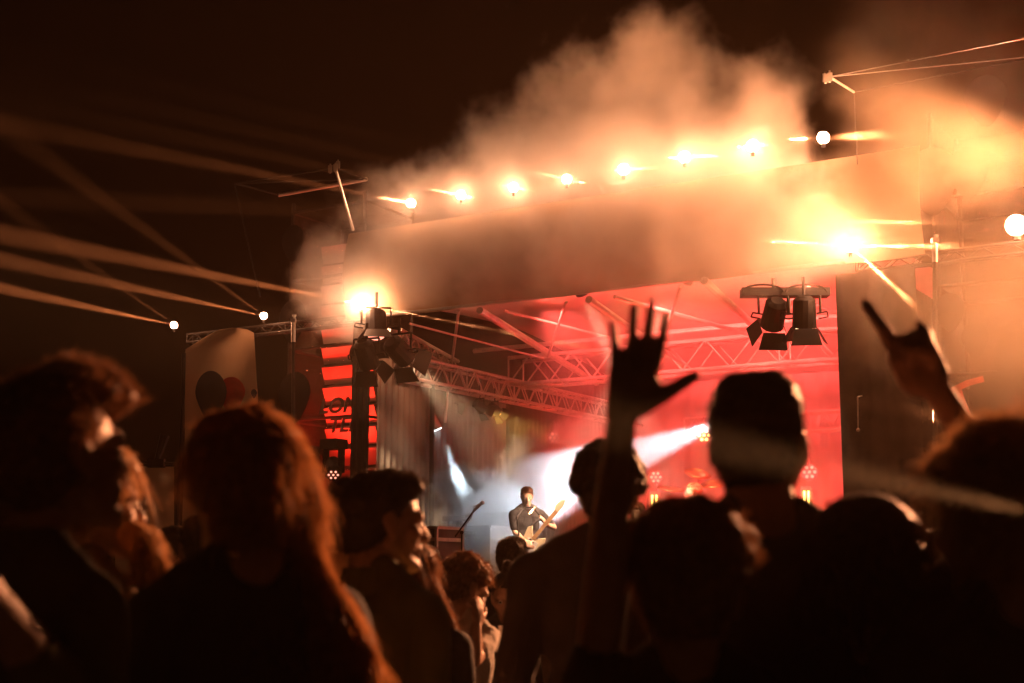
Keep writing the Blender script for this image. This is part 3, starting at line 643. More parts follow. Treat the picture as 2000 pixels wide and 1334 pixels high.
def make_hair(kind, c, R, s, m, parent, extra=None, n=1600, voxel=.007, ln=.022, seed=0, fringe=True):
    P = lambda x, y, z: c + R @ (V((x, y, z)) * s)
    mb = MB()
    if kind != 'none':
        mb.ell(P(0, -.02, .043), (.085 * s, .099 * s, .085 * s), R)
        mb.ell(P(0, -.045, .0), (.078 * s, .072 * s, .075 * s), R); mb.ell(P(0, -.05, -.04), (.064 * s, .052 * s, .055 * s), R)
    if kind in ('quiff', 'fade'):
        for i in range(7): mb.ell(P(-.05 + .0165 * i, .052, .092 + .008 * math.sin(i * 1.7)), (.02 * s, .03 * s, .026 * s), R)
        mb.ell(P(0, .02, .088), (.07 * s, .07 * s, .045 * s), R)
    if kind == 'curly':
        rr = random.Random(seed)
        for i in range(70):
            a = rr.uniform(0, 6.28); z = rr.uniform(-.35, 1); q = math.sqrt(max(0, 1 - z * z)); d = V((math.cos(a) * q, math.sin(a) * q, z))
            if d.y > .55 and z < .45: continue
            mb.ell(P(d.x * .088, -.02 + d.y * .098, .04 + d.z * .085), rr.uniform(.018, .032) * s)
    if kind == 'neat':
        mb.ell(P(0, -.01, .062), (.083 * s, .094 * s, .072 * s), R); mb.ell(P(.02, .0, .08), (.055 * s, .07 * s, .056 * s), R); mb.ell(P(-.03, -.01, .078), (.05 * s, .07 * s, .056 * s), R)
    if kind == 'short':
        rr = random.Random(seed)
        for i in range(34):
            a = rr.uniform(0, 6.28); z = rr.uniform(.1, 1); q = math.sqrt(max(0, 1 - z * z)); d = V((math.cos(a) * q, math.sin(a) * q, z))
            mb.ell(P(d.x * .072, -.02 + d.y * .086, .045 + d.z * .072), rr.uniform(.016, .020) * s)
    if kind == 'bun':
        mb.ell(P(0, -.03, .145), .034 * s)
    if kind in ('long', 'ponytail'):
        mb.ell(P(0, .0, .06), (.092 * s, .105 * s, .078 * s), R)
    if kind == 'long':
        for k in (-1, 1): mb.chain([P(k * .075, -.005, .03), P(k * .088, -.01, -.08), P(k * .09, -.02, -.2), P(k * .08, -.05, -.34)], [.035 * s, .034 * s, .034 * s, .02 * s])
        mb.chain([P(0, -.08, .02), P(0, -.1, -.12), P(0, -.11, -.26), P(0, -.11, -.4)], [.07 * s, .07 * s, .06 * s, .03 * s])
    if extra:
        for pts, rs in extra: mb.chain(pts, rs)
    me = remesh(mb, voxel * s, 1)
    displace(me, (.003 if kind in ('long', 'ponytail', 'quiff', 'neat') else .005) * s, 34, (1, 1, .12) if kind in ('long', 'ponytail') else (1, 1, .6), 3)
    co, no = coords(me)
    # hairline: keep the hair hull off the face and ears
    Rn = np.array(R, np.float32); lc = ((co - np.array(c, np.float32)) @ Rn) / s
    lng = kind in ('long', 'ponytail')
    zl = np.interp(lc[:, 1], [.03, .045, .07, .11], [-.3, .02, .06, .07]) if lng else np.interp(lc[:, 1], [-.1, -.05, -.01, .02, .05, .08, .12], [-.10, -.085, -.03, .02, .052, .066, .07])
    msk = np.clip((zl - lc[:, 2]) / .012, 0, 1) * (np.abs(lc[:, 0]) < (.082 if lng else .12)) * (np.linalg.norm(lc, axis=1) < .15)
    cen0 = np.array([0, -.01, .0], np.float32); l2 = lc + (cen0 - lc) * (.38 * msk)[:, None]
    co = (l2 * s) @ Rn.T + np.array(c, np.float32); me.vertices.foreach_set('co', co.astype(np.float32).ravel()); me.update()
    okv = np.nonzero(msk < .05)[0]; idx = RNG.choice(okv, n)
    r0 = co[idx].astype(np.float32); nn = no[idx]; up = np.array(R @ V((0, 0, 1)), np.float32); bk = np.array(R @ V((0, -1, 0)), np.float32)
    isl = kind in ('long', 'ponytail')
    cen = np.array(c, np.float32)
    S_ = 5
    tt = np.linspace(0, 1, S_)[None, :, None]
    if kind == 'curly': d = nn * .9 + RNG.normal(size=nn.shape) * .55
    elif kind in ('quiff', 'fade'): d = nn * .5 - bk * .35 + up * .4 + RNG.normal(size=nn.shape) * .22
    else: d = nn * .45 - up * .35 + bk * .15 + RNG.normal(size=nn.shape) * .2
    d /= np.linalg.norm(d, axis=1, keepdims=True)
    L_ = (ln * s) * RNG.uniform(.4, 1.3, size=(n, 1, 1))
    Pn = r0[:, None] - nn[:, None] * .003 + d[:, None] * (tt * L_) + np.array([0, 0, -1.])[None, None] * (tt ** 2 * L_ * .35)
    Wd = (.0009 * s * (1.15 - tt[..., 0])) * RNG.uniform(.6, 1.6, size=(n, 1)); sets = [ribbons(Pn, Wd)]
    if isl:
        m2 = (r0[:, 2] < cen[2] + .09 * s); r1 = r0[m2]; n1 = nn[m2]; k = len(r1); S2 = 9; t2 = np.linspace(0, 1, S2)[None, :, None]
        dn = np.array([0, 0, -1.], np.float32); tg = dn[None] - n1 * (n1 @ dn)[:, None] + RNG.normal(size=n1.shape) * .1
        LL = RNG.uniform(.05, .13, size=(k, 1, 1)) * s
        wav = np.sin(t2 * 9 + RNG.uniform(0, 6, size=(k, 1, 1))) * .0015
        P2 = r1[:, None] + n1[:, None] * (.002 + wav) + tg[:, None] * (t2 * LL)
        sets.append(ribbons(P2, (.0011 * s * (1.2 - t2[..., 0])) * RNG.uniform(.6, 1.6, size=(k, 1))))
    me = add_ribbons(me, sets)
    return link_mesh('hair', me, M[m], parent, smooth=True)
def person(label, c, yaw=0, pitch=0, roll=0, byaw=None, s=1., bs=None, hair='short', hm='hair_dark', shirt='tee_black', arms=None, hands=None, extra=None,
           voxel=.008, group=None, sleeve=.62, hn=1600, collar=False, lean=(0, 0), cat='person', face=False, hidehair=False, base=0., trousers='denim', hl=.022, hvox=.007, wide=1., skin='skin'):
    c = V(c); R = Rz(-math.radians(yaw)) @ Matrix.Rotation(math.radians(pitch), 3, 'X') @ Matrix.Rotation(math.radians(roll), 3, 'Y')
    B = Rz(-math.radians(yaw * .6 if byaw is None else byaw)); H = c.z - base
    bs = bs or min(1.08, max(.85, H / 1.67)); zs = H / 1.67
    Q = lambda x, y, z: V((c.x, c.y, 0)) + B @ V((x * bs * wide + lean[0] * (-z), y * bs + lean[1] * (-z), 0)) + Z * (c.z + (z + .06) * zs)
    mb = MB(); head_prims(mb, c, R, s)
    def torso(mb, g, legs=True):
        mb.cap(Q(-.10, -.03, -.245), Q(.10, -.03, -.245), .05 * bs + g); mb.cap(Q(-.172, -.02, -.295), Q(.172, -.02, -.295), .055 * bs + g)
        for k in (-1, 1): mb.cap(Q(k * .045, -.035, -.185), Q(k * .15, -.02, -.28), .03 * bs + g, .045 * bs + g)
        mb.ell(Q(0, -.015, -.42), (.165 * bs * wide + g, .115 * bs + g, .20 * zs + g), B)
        mb.ell(Q(0, -.01, -.33), (.17 * bs * wide + g, .105 * bs + g, .12 * zs + g), B)
        mb.ell(Q(0, 0, -.62), (.14 * bs * wide + g, .105 * bs + g, .24 * zs + g), B)
        mb.ell(Q(0, -.01, -.86), (.155 * bs * wide + g, .115 * bs + g, .13 * zs + g), B)
    mb.cap(c + R @ (V((0, -.03, -.055)) * s), Q(0, -.035, -.2), .057 * s, .064 * bs)
    torso(mb, -.004)
    for k in (-1, 1):
        hp = Q(k * .085, 0, -.9); kn = Q(k * .095, .02, -1.25); an = Q(k * .1, -.02, -1.6); an.z = base + .08
        mb.cap(hp, kn, .078 * bs, .052 * bs); mb.cap(kn, an, .052 * bs, .036 * bs); mb.cap(an - Z * .03, an + B @ V((0, .14, 0)) - Z * .045, .038, .03)
    arm_pts = {}
    for i, k in enumerate((-1, 1)):
        sh = Q(k * .185, -.02, -.3); a = arms[i] if arms else None
        if a is None:
            el = Q(k * .225, -.03, -.58); wr = Q(k * .215, .07, -.82)
        else: el, wr = V(a[0]), V(a[1])
        arm_pts[k] = (sh, el, wr)
        mb.chain([sh, sh.lerp(el, .35), el], [.05 * bs, .046 * bs, .037 * bs]); mb.chain([el, el.lerp(wr, .3), wr], [.038 * bs, .038 * bs, .026 * bs])
        h = hands[i] if hands else None
        if h == 'none': continue
        if h is None:
            f = (wr - el).normalized(); f = (f + V((0, 0, -.3))).normalized(); n = B @ V((-k, 0, 0)); n = (n - f * n.dot(f)).normalized(); t_ = (B @ V((0, 1, 0))); t_ = (t_ - f * t_.dot(f)).normalized()
            hand_prims(mb, wr, f, n, t_, .4, bs)
        else: h(mb, wr)
    me = remesh(mb, voxel, 2)
    root = link_mesh('person', me, M[skin], None, origin=V((c.x, c.y, base)), smooth=True); tag(root, label, cat, group)
    # eyes
    for k in (-1, 1):
        q = c + R @ (V((k * .031, .0775, -.002)) * s)
        e = MB(); e.ell(q, .0125 * s, n=12, m=8); o = e.build('eye', M['eye'], root, smooth=True)
        if face:
            MB().ell(q + R @ V((0, .0085 * s, 0)), .0065 * s, n=10, m=6).build('iris', M['iris'], o, smooth=True)
    if hair: make_hair(hair, c, R, s, hm, root, extra, hn, hvox, seed=len(bpy.data.objects), ln=hl)
    # shirt
    sb = MB(); torso(sb, .012)
    for k in (-1, 1):
        sh, el, wr = arm_pts[k]
        if sleeve <= 1: e2 = sh.lerp(el, sleeve); sb.chain([sh, e2], [.062 * bs, .056 * bs])
        else: e2 = el.lerp(wr, min(.95, sleeve - 1)); sb.chain([sh, el, e2], [.062 * bs, .052 * bs, .042 * bs])
    me = remesh(sb, max(.010, voxel), 3); displace(me, .009, 7, (1, 1, .8), 4)
    link_mesh('shirt', me, M[shirt], root, smooth=True)
    if collar:
        cm = MB(); cc = Q(0, -.035, -.175)
        for k in (-1, 1):
            for i in range(6):
                a0 = math.radians(90 + k * (20 + 26 * i)); a1 = math.radians(90 + k * (20 + 26 * (i + 1)))
                p0 = cc + B @ V((math.cos(a0) * .072, math.sin(a0) * .075, 0)); p1 = cc + B @ V((math.cos(a1) * .072, math.sin(a1) * .075, 0))
                h0 = .035 + .008 * i; h1 = .035 + .008 * (i + 1); fl = 1.28
                q0 = cc + B @ V((math.cos(a0) * .072 * fl, math.sin(a0) * .075 * fl, 0)) - Z * h0; q1 = cc + B @ V((math.cos(a1) * .072 * fl, math.sin(a1) * .075 * fl, 0)) - Z * h1
                nn = (p1 - p0).cross(q0 - p0).normalized() * .006; cm.prism([p0, p1, q1, q0], nn)
        cm.build('collar', M[shirt], root)
    tb = MB()
    for k in (-1, 1):
        hp = Q(k * .085, 0, -.88); kn = Q(k * .095, .02, -1.25); an = Q(k * .1, -.02, -1.6); an.z = base + .1
        tb.cap(hp, kn, .092 * bs, .066 * bs); tb.cap(kn, an, .066 * bs, .052 * bs)
    tb.ell(Q(0, -.01, -.86), (.165 * bs * wide, .125 * bs, .12 * zs), B)
    me = remesh(tb, .018, 1); link_mesh('trousers', me, M[trousers], root, smooth=True)
    return root, R, Q
CR = 'people in the audience'
# man at the left edge, quiff lit orange, turned towards the stage
Y = 2.15; c = at(114, 890, Y)
ex = [([at(50, 785, Y), at(125, 740, Y), at(190, 748, Y + .03), at(232, 775, Y + .04)], [.03, .034, .032, .026]), ([at(225, 770, Y + .05), at(256, 790, Y + .06), at(262, 806, Y + .08)], [.02, .012, .006]), ([at(235, 765, Y + .05), at(268, 776, Y + .06)], [.014, .005]), ([at(240, 800, Y + .05), at(262, 830, Y + .06)], [.014, .005])]
p1, R, Q = person('man with a tall orange lit quiff in profile, closest to the far left edge', c, 40, 8, 0, 25, 1.0, hair='quiff', hm='hair_brown', shirt='tee_olive', extra=ex, group=CR, voxel=.006, hn=4200, hl=.026, hvox=.006,
    arms=[None, (at(175, 1430, 2.1), at(-110, 1060, 1.8))], collar=True, lean=(-.3, 0), sleeve=1.45)
# woman in spectacles with blond hair behind him
Y = 2.9; c = at(178, 985, Y)
ex = [([at(200, 960, Y), at(250, 985, Y + .02), at(285, 1060, Y), at(300, 1150, Y - .04), at(292, 1250, Y - .04), at(262, 1340, Y - .04), at(240, 1440, Y - .04)], [.04, .034, .034, .034, .03, .028, .018]),
      ([at(270, 1030, Y - .02), at(315, 1110, Y - .05), at(322, 1200, Y - .05), at(300, 1290, Y - .06)], [.014, .016, .014, .008])]
p2, R, Q = person('woman in spectacles with long blond hair lit orange, behind the man with the quiff', c, 62, 0, 0, 40, .95, hair='ponytail', hm='hair_blond', shirt='tee_tan', extra=ex, group=CR, voxel=.007, hn=3000, face=True)
g_ = MB()
for k in (-1, 1):
    for i in range(14):
        a0 = 2 * math.pi * i / 14; a1 = 2 * math.pi * (i + 1) / 14
        f_ = lambda a: c + R @ (V((k * .034 + .025 * math.cos(a), .104, .0 + .021 * math.sin(a))) * .95)
        g_.tube(f_(a0), f_(a1), .0016, n=5)
    g_.tube(c + R @ V((k * .057, .098, .004)), c + R @ V((k * .08, -.0, .006)), .0016, n=5)
g_.tube(c + R @ V((-.01, .1, .002)), c + R @ V((.01, .1, .002)), .0016, n=5)
o = g_.build('spectacles', M['lens'], None, origin=c); tag(o, 'thin rimmed spectacles worn by the blond woman beside the man with the quiff', 'spectacles')
# long haired woman, centre left
Y = 2.45; c = at(478, 955, Y)
ex = [([at(430, 860, Y), at(500, 842, Y), at(548, 868, Y), at(572, 930, Y)], [.05, .05, .04, .035]),
      ([at(540, 870, Y), at(575, 960, Y), at(588, 1060, Y), at(612, 1150, Y), at(650, 1240, Y - .02), at(690, 1330, Y - .04), at(700, 1420, Y - .04)], [.045, .04, .036, .034, .036, .034, .03]),
      ([at(520, 950, Y + .03), at(540, 1060, Y + .03), at(560, 1180, Y + .02), at(590, 1300, Y), at(600, 1420, Y)], [.05, .05, .048, .05, .04]),
      ([at(598, 1060, Y - .02), at(640, 1150, Y - .04), at(690, 1225, Y - .05), at(722, 1290, Y - .06), at(716, 1360, Y - .06)], [.012, .016, .014, .014, .01])]
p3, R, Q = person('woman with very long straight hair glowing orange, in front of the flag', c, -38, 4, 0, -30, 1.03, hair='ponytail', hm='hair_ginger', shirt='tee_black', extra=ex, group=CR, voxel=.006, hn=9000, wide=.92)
MB().ell(at(461, 1083, 2.33), .006).build('earring', M['gold'], p3)
# two heads between her and the stage
Y = 3.55; c = at(690, 1025, Y + .35)
person('man with smooth dark hair directly behind the man in the open jacket', c, 15, 0, 0, 0, .98, hair='short', group=CR, voxel=.008)
c = at(750, 1022, Y)
person('man with swept dark hair in sharp profile wearing an open collared tan jacket', c, 66, -2, 0, 45, 1.02, hair='fade', shirt='tee_olive', group=CR, voxel=.006, collar=True, hn=2200, sleeve=1.9)
# small far figures
person('man with neat dark hair far off in the gap beside the flag pole', at(345, 1078, 7.2), 50, -8, 0, 30, 1., hair='short', shirt='tee_grey', group=CR, collar=True)
person('person in a lit tan hooded top behind the very long haired woman', at(395, 1070, 5.2), -20, -10, 0, -10, .95, hair='short', shirt='tee_tan', group=CR, bs=.95, sleeve=1.9)
person('small dark haired head in front of the dark flight case', at(836, 1106, 8.5), 30, 0, 0, 0, 1., group=CR, hair='short')
Y = 4.6; c = at(800, 1135, Y)
ex = [([at(812, 1095, Y), at(836, 1150, Y), at(860, 1210, Y - .03), at(885, 1262, Y - .03)], [.045, .04, .035, .02]), ([at(840, 1130, Y - .03), at(872, 1200, Y - .05), at(893, 1245, Y - .06)], [.012, .012, .008])]
person('woman with long auburn hair in a black coat behind the man in the open jacket', c, 30, 0, 0, 10, .95, hair='ponytail', hm='hair_brown', shirt='tee_black', extra=ex, group=CR, hn=2200, sleeve=1.9)
c = at(910, 1152, 6.2)
person('person with a thick curly bob bending forward in a pale sleeveless top', c, 58, -28, 0, 40, 1.02, hair='curly', hm='hair_brown', shirt='tee_white', group=CR, hn=3000, hl=.03, arms=[None, (at(925, 1290, 5.9), at(930, 1225, 5.9))])
person('man with short neat hair standing under the guitarist near the stage', at(999, 1091, 8.6), 25, 0, 0, 10, 1., hair='fade', group=CR)
c = at(993, 1166, 6.8)
pb_, R, Q = person('young woman with a hair bun facing us, looking down at her cup', c, 186, -16, 0, 180, .95, hair='bun', group=CR, face=True, shirt='tee_black', voxel=.006, arms=[(at(1020, 1290, 6.6), at(1003, 1262, 6.5)), (at(960, 1290, 6.6), at(980, 1268, 6.5))], sleeve=1.9)
o = MB().tube(at(990, 1262, 6.42), at(990, 1222, 6.42), .03, .038, n=20).build('drinking_cup', M['cup'], None, origin=at(990, 1262, 6.42)); tag(o, 'clear plastic cup held by the young woman with the bun', 'cup')
o = MB().tube(at(352, 1248, 4.9), at(350, 1212, 4.9), .035, .042, n=20).build('drinking_cup', M['cup'], None, origin=at(352, 1248, 4.9)); tag(o, 'pale cup glinting in the gap before the very long haired woman', 'cup')
# broad man seen from behind
person('broad man with short curly hair, back to us, beside the raised arm', at(1188, 960, 4.1), 6, 2, 0, 0, 1.0, hair='curly', shirt='charcoal', group=CR, wide=1.12, hn=2400, hl=.014, bs=1.08, sleeve=1.6)

# person raising an open hand
def open_hand(mb, wr):
    Y = 2.15; p = lambda x, y, dy=0: at(x, y, Y + dy)
    k = Y / FPX * 1.06
    mb.cap(p(1200, 812), p(1205, 718), 17 * k, 15 * k); mb.cap(p(1222, 812), p(1231, 714), 20 * k, 15 * k); mb.cap(p(1232, 806), p(1257, 712), 20 * k, 15 * k); mb.cap(p(1228, 800), p(1279, 718), 22 * k, 13 * k)
    mb.cap(p(1204, 735), p(1204, 775), 17 * k); mb.cap(p(1250, 740), p(1270, 758), 24 * k, 24 * k)
    mb.chain([p(1203, 712), p(1201, 670), p(1195, 634, -.01)], [12.5 * k, 9.5 * k, 7.5 * k])
    mb.chain([p(1230, 704), p(1235, 655), p(1238, 602, -.01)], [12.5 * k, 10.5 * k, 8.5 * k])
    mb.chain([p(1256, 702), p(1266, 648), p(1273, 592, -.01)], [12.5 * k, 11 * k, 9 * k])
    mb.chain([p(1281, 708), p(1294, 662), p(1300, 616, -.01)], [12.5 * k, 10.5 * k, 8 * k])
    mb.chain([p(1250, 790), p(1292, 772, -.01), p(1328, 752, -.015), p(1357, 734, -.02)], [24 * k, 17 * k, 14 * k, 11 * k])
c = at(1342, 1150, 2.3)
ex = [([at(1410, 1070, 2.28), at(1438, 1095, 2.26), at(1438, 1125, 2.26)], [.03, .02, .012])]
person('short haired person raising an open hand high with fingers spread', c, 12, -4, 3, 5, 1.0, hair='curly', hm='hair_brown', shirt='tee_black', group=CR, voxel=.0035, hn=3000, hl=.02, extra=ex,
       arms=[(at(1170, 1240, 2.25), at(1213, 826, 2.15)), None], hands=[open_hand, None], sleeve=.7)
# central head
c = at(1483, 872, 2.6)
person('tall man with neat rounded dark hair seen from behind against the red stage', c, 24, 0, 0, 0, 1.03, hair='neat', shirt='charcoal', group=CR, voxel=.006, hn=2600, hl=.014, wide=.98)
# hunched, hood/bushy hair
c = at(1695, 1130, 2.4); Y = 2.4
ex = [([at(1640, 1042, Y), at(1700, 1025, Y), at(1755, 1042, Y)], [.03, .03, .03]), ([at(1625, 1065, Y), at(1618, 1160, Y), at(1640, 1260, Y)], [.04, .045, .04]), ([at(1770, 1060, Y), at(1778, 1150, Y)], [.04, .04])]
person('person with broad bushy dark hair between the central head and the blond curls', c, 10, -6, 0, 0, 1.03, hair='ponytail', shirt='tee_black', extra=ex, group=CR, voxel=.008, hn=3000, wide=1.1)
# near right man with curls + horn sign arm belongs to him
def horn_hand(mb, wr):
    Y = 2.62; p = lambda x, y, dy=0: at(x, y, Y + dy); k = Y / FPX * 1.1
    mb.cap(p(1810, 745), p(1762, 680), 34 * k, 24 * k); mb.cap(p(1818, 735), p(1800, 668), 34 * k, 24 * k); mb.cap(p(1790, 740), p(1760, 700), 34 * k, 26 * k)
    mb.chain([p(1752, 690), p(1724, 640), p(1690, 594, .01)], [16 * k, 13 * k, 10 * k])
    for x0, y0 in ((1766, 668), (1785, 660), (1804, 655)):
        mb.chain([p(x0, y0 + 8), p(x0 + 2, y0 - 4, -.02), p(x0 + 8, y0 + 14, -.045), p(x0 + 12, y0 + 34, -.04)], [14 * k, 13 * k, 12 * k, 11 * k])
    mb.chain([p(1830, 720, -.02), p(1822, 690, -.05), p(1790, 684, -.06)], [18 * k, 14 * k, 12 * k]); mb.chain([p(1808, 650), p(1796, 636), p(1792, 630)], [11 * k, 9 * k, 6 * k])
Y = 2.2; c = at(1955, 1022, Y)
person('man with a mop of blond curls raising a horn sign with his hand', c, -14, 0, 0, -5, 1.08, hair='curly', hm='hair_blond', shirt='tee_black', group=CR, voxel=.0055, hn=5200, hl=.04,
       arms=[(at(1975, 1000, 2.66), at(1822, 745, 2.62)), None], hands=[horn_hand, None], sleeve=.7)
# far people in the gap at the right
person('person in a pale lit top seen through the gap at the lower right', at(1835, 1095, 6.0), -30, -10, 0, -20, 1., shirt='tee_white', group=CR, hair='short')
o = MB().box(at(1800, 1150, 3.6), (.11, 0, .0), (0, .008, 0), (.02, 0, .075)).build('phone', M['lens'], None, origin=at(1800, 1150, 3.6)); tag(o, 'dark phone tilted in the gap before the pale top at the lower right', 'phone')
# ---- the band
def strum(mb, wr): hand_prims(mb, wr, V((.5, -.25, -.45)), V((.2, .9, -.2)), V((.6, 0, .7)), .45, 1.)
def fretting(mb, wr): hand_prims(mb, wr, V((-.3, -.1, .75)), V((-.6, .5, -.1)), V((-.4, -.6, .2)), .75, 1.)
Y = 19.2; hp = at(1029, 969, Y)
gt, R, Q = person('guitarist in a dark v neck shirt looking down at his cream guitar', hp, 172, -22, 0, 172, 1.0, hair='short', hm='hair_brown', shirt='tee_black', face=True, base=FLOOR, voxel=.01, sleeve=.75, cat='musician', group='musicians on stage',
    arms=[(at(1082, 1030, Y - .05), at(1066, 1024, Y - .32)), (at(1006, 1040, Y - .03), at(1026, 1058, Y - .27))], hands=[fretting, strum], hn=900, skin='skin')
t = thing('electric_guitar', 'cream electric guitar slung low on the guitarist in the dark shirt', 'guitar', at(1036, 1058, Y - .25))
gx = (at(1086, 1000, Y - .38) - at(1036, 1060, Y - .2)).normalized(); gc = at(1036, 1060, Y - .2); gn = V((0, -1, .1)).cross(gx).cross(gx).normalized(); gn = -gn if gn.y > 0 else gn; gy = gn.cross(gx).normalized()
ol = [(-.22, -.1), (-.19, -.155), (-.1, -.165), (-.02, -.115), (.05, -.12), (.13, -.15), (.19, -.12), (.13, -.06), (.10, -.03), (.10, .03), (.14, .07), (.2, .12), (.15, .155), (.06, .13), (-.02, .11), (-.1, .16), (-.19, .15), (-.23, .08), (-.23, 0)]
MB().prism([gc + gx * a + gy * b for a, b in ol], gn * .045).build('body', M['guitar'], t)
MB().box(gc + gx * .33 + gn * .05, gx * .5, gy * .05, gn * .022).build('neck', M['fret'], t)
MB().prism([gc + gx * a + gy * b + gn * .04 for a, b in ((.58, -.025), (.58, .03), (.64, .06), (.74, .045), (.77, .0), (.7, -.03))], gn * .018).build('headstock', M['guitar'], t)
MB().prism([gc + gx * a + gy * b + gn * .046 for a, b in ((-.1, -.12), (-.12, .02), (.05, .06), (.08, -.09))], gn * .004).build('pickguard', M['eye'], t)
mb = MB()
for a in (-.06, 0, .05): mb.box(gc + gx * a + gn * .055, gx * .02, gy * .075, gn * .012)
mb.build('pickup', M['black'], t)
mb = MB()
for i in range(6): mb.tube(gc + gx * (.6 + .025 * i) + gy * .045 + gn * .05, gc + gx * (.6 + .025 * i) + gy * .085 + gn * .05, .008, n=6)
mb.build('tuning_peg', M['steel'], t)
MB().path([gc - gx * .2 + gn * .02, at(1010, 1010, Y - .17), at(1022, 992, Y - .1), at(1040, 990, Y - .12), at(1058, 1010, Y - .17), gc + gx * .15 + gy * .13], .012).build('strap', M['black'], t)
MB().path([at(1022, 989, Y - .1), at(1034, 1004, Y - .17), at(1046, 989, Y - .1)], .004).build('necklace', M['gold'], gt)
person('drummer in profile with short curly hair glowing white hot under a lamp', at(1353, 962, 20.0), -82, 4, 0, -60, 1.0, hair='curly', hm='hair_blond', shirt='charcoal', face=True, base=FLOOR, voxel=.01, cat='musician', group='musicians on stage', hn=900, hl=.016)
person('musician in a pale plaid shirt half hidden by the raised arm', at(1243, 1002, 18.5), -160, -12, 0, 160, 1.0, hair='curly', hm='hair_brown', shirt='tee_white', face=True, base=FLOOR, voxel=.012, cat='musician', group='musicians on stage', hn=700, sleeve=1.9)
lamp('SPOT', at(2075, 1012, 2.0), (1, .55, .28), 15000, .008, at(1395, 868, 1.62), .09, .8)  # added spot beyond the frame, no fixture: draws the streak across the heads
#@@PEOPLE_END
#@@SMOKE
# ------------------------------------------------------------------ air: haze, stage fog, smoke
def vol(name, verts_or_box, setup, label=None):
    mb = MB(); mb.box(*verts_or_box); o = mb.build(name, None, None)
    m = bpy.data.materials.new(name); m.use_nodes = True; nt = m.node_tree; nt.nodes.clear()
    out = nt.nodes.new('ShaderNodeOutputMaterial'); v = nt.nodes.new('ShaderNodeVolumePrincipled')
    nt.links.new(v.outputs[0], out.inputs['Volume']); setup(nt, v); o.data.materials.append(m)
    tag(o, kind='stuff'); return o
def hz(nt, v): v.inputs['Density'].default_value = .0014; v.inputs['Color'].default_value = (.92, .62, .40, 1); v.inputs['Anisotropy'].default_value = .35
vol('haze', ((0, 16, 6), (40, 0, 0), (0, 50, 0), (0, 0, 14.6)), hz)
def fog(nt, v): v.inputs['Density'].default_value = .07; v.inputs['Color'].default_value = (.92, .92, .92, 1); v.inputs['Anisotropy'].default_value = .2
vol('stage_fog', (S(3.35, 4.15, 2.9), U * 6.4, W * 7.7, Z * 4.0), fog)
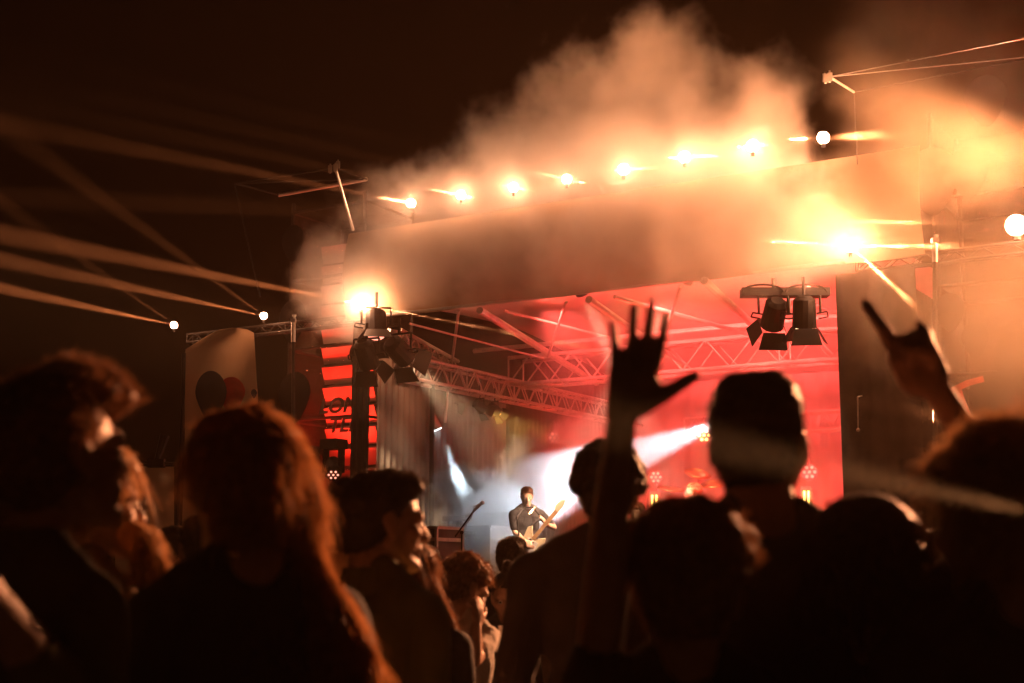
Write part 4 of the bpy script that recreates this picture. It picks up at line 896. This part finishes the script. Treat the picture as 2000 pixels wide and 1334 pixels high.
def blobs(nt, v, bl, dens, nscale, warp, edge=(1, .35), detail=6, seedv=(0, 0, 0), erode=.5, contrast=1.):
    N = nt.nodes.new; L = nt.links.new
    g = N('ShaderNodeNewGeometry'); ad = N('ShaderNodeVectorMath'); ad.operation = 'ADD'; L(g.outputs['Position'], ad.inputs[0]); ad.inputs[1].default_value = seedv
    nz = N('ShaderNodeTexNoise'); nz.inputs['Scale'].default_value = nscale; nz.inputs['Detail'].default_value = detail; nz.inputs['Roughness'].default_value = .62
    L(ad.outputs[0], nz.inputs['Vector'])
    sub = N('ShaderNodeVectorMath'); sub.operation = 'SUBTRACT'; L(nz.outputs['Color'], sub.inputs[0]); sub.inputs[1].default_value = (.5, .5, .5)
    ma = N('ShaderNodeVectorMath'); ma.operation = 'MULTIPLY_ADD'; L(sub.outputs[0], ma.inputs[0]); ma.inputs[1].default_value = (warp,) * 3; L(g.outputs['Position'], ma.inputs[2])
    prev = None
    for (px, py, r, Y, dr) in bl:
        cc = at(px, py, Y); R = r * Y / FPX
        s = N('ShaderNodeVectorMath'); s.operation = 'SUBTRACT'; L(ma.outputs[0], s.inputs[0]); s.inputs[1].default_value = cc
        m2 = N('ShaderNodeVectorMath'); m2.operation = 'MULTIPLY'; L(s.outputs[0], m2.inputs[0]); m2.inputs[1].default_value = (1 / R, 1 / dr, 1 / R)
        l = N('ShaderNodeVectorMath'); l.operation = 'LENGTH'; L(m2.outputs[0], l.inputs[0])
        if prev is None: prev = l.outputs['Value']
        else:
            mn = N('ShaderNodeMath'); mn.operation = 'SMOOTH_MIN'; L(prev, mn.inputs[0]); L(l.outputs['Value'], mn.inputs[1]); mn.inputs[2].default_value = .25; prev = mn.outputs[0]
    n2 = N('ShaderNodeTexNoise'); n2.inputs['Scale'].default_value = nscale * 2.2; n2.inputs['Detail'].default_value = detail; n2.inputs['Roughness'].default_value = .6
    L(ad.outputs[0], n2.inputs['Vector'])
    er = N('ShaderNodeMath'); er.operation = 'MULTIPLY_ADD'; L(n2.outputs['Fac'], er.inputs[0]); er.inputs[1].default_value = erode * 2; er.inputs[2].default_value = -erode
    sm = N('ShaderNodeMath'); sm.operation = 'ADD'; L(prev, sm.inputs[0]); L(er.outputs[0], sm.inputs[1])
    mr = N('ShaderNodeMapRange'); mr.interpolation_type = 'SMOOTHSTEP'; L(sm.outputs[0], mr.inputs[0])
    mr.inputs[1].default_value = edge[0]; mr.inputs[2].default_value = edge[1]; mr.inputs[3].default_value = 0; mr.inputs[4].default_value = dens
    L(mr.outputs[0], v.inputs['Density'])
def plume(nt, v):
    v.inputs['Color'].default_value = (.97, .9, .82, 1); v.inputs['Anisotropy'].default_value = .1
    blobs(nt, v, ((1270, 165, 150, 17.6, 1.0), (1190, 270, 190, 17.8, 1.1), (1050, 340, 180, 18.3, 1.0), (960, 440, 200, 17.9, .7), (810, 470, 170, 18.3, .7), (670, 550, 110, 19.0, .8), (1330, 300, 190, 17.4, 1.), (1480, 220, 110, 17.2, .9), (1470, 330, 150, 16.9, .9), (1220, 430, 240, 16.6, .8), (1400, 440, 190, 15.9, .7), (1000, 510, 150, 17.5, .45), (1560, 430, 130, 15.3, .5)), 1.0, .9, 1.5, edge=(1.08, .5), seedv=(3, 1, 2), erode=.6)
vol('smoke_plume', ((.4, 17.7, 6.5), (9.2, 0, 0), (0, 6.2, 0), (0, 0, 5.6)), plume)
def rsmoke(nt, v):
    v.inputs['Color'].default_value = (.97, .78, .58, 1); v.inputs['Anisotropy'].default_value = .25
    blobs(nt, v, ((1860, 170, 300, 14.6, 1.0), (1760, 560, 190, 14.2, 1.0), (1960, 600, 230, 13.0, 1.0), (1900, 660, 200, 13.8, 1.1), (1620, 430, 150, 15.2, .9), (2050, 800, 250, 13.5, 1.2)), .30, .7, 1.2, edge=(1.1, .2), seedv=(9, 4, 0))
vol('smoke_drift', ((5.0, 14.0, 5.0), (6.2, 0, 0), (0, 4.6, 0), (0, 0, 6.4)), rsmoke)
def ssmoke(nt, v):
    v.inputs['Color'].default_value = (.95, .95, .95, 1); v.inputs['Anisotropy'].default_value = .2
    blobs(nt, v, ((965, 1000, 100, 20.0, .8), (1060, 935, 100, 20.6, .9), (930, 1050, 95, 19.8, .8), (985, 1090, 100, 19.6, .8), (895, 950, 55, 20.4, .6), (1130, 890, 90, 20.9, .8)), 2.4, 1.6, .7, edge=(1, .5), seedv=(1, 7, 3))
vol('stage_smoke', ((.35, 20.3, 2.5), (3.4, 0, 0), (0, 3.0, 0), (0, 0, 3.2)), ssmoke)
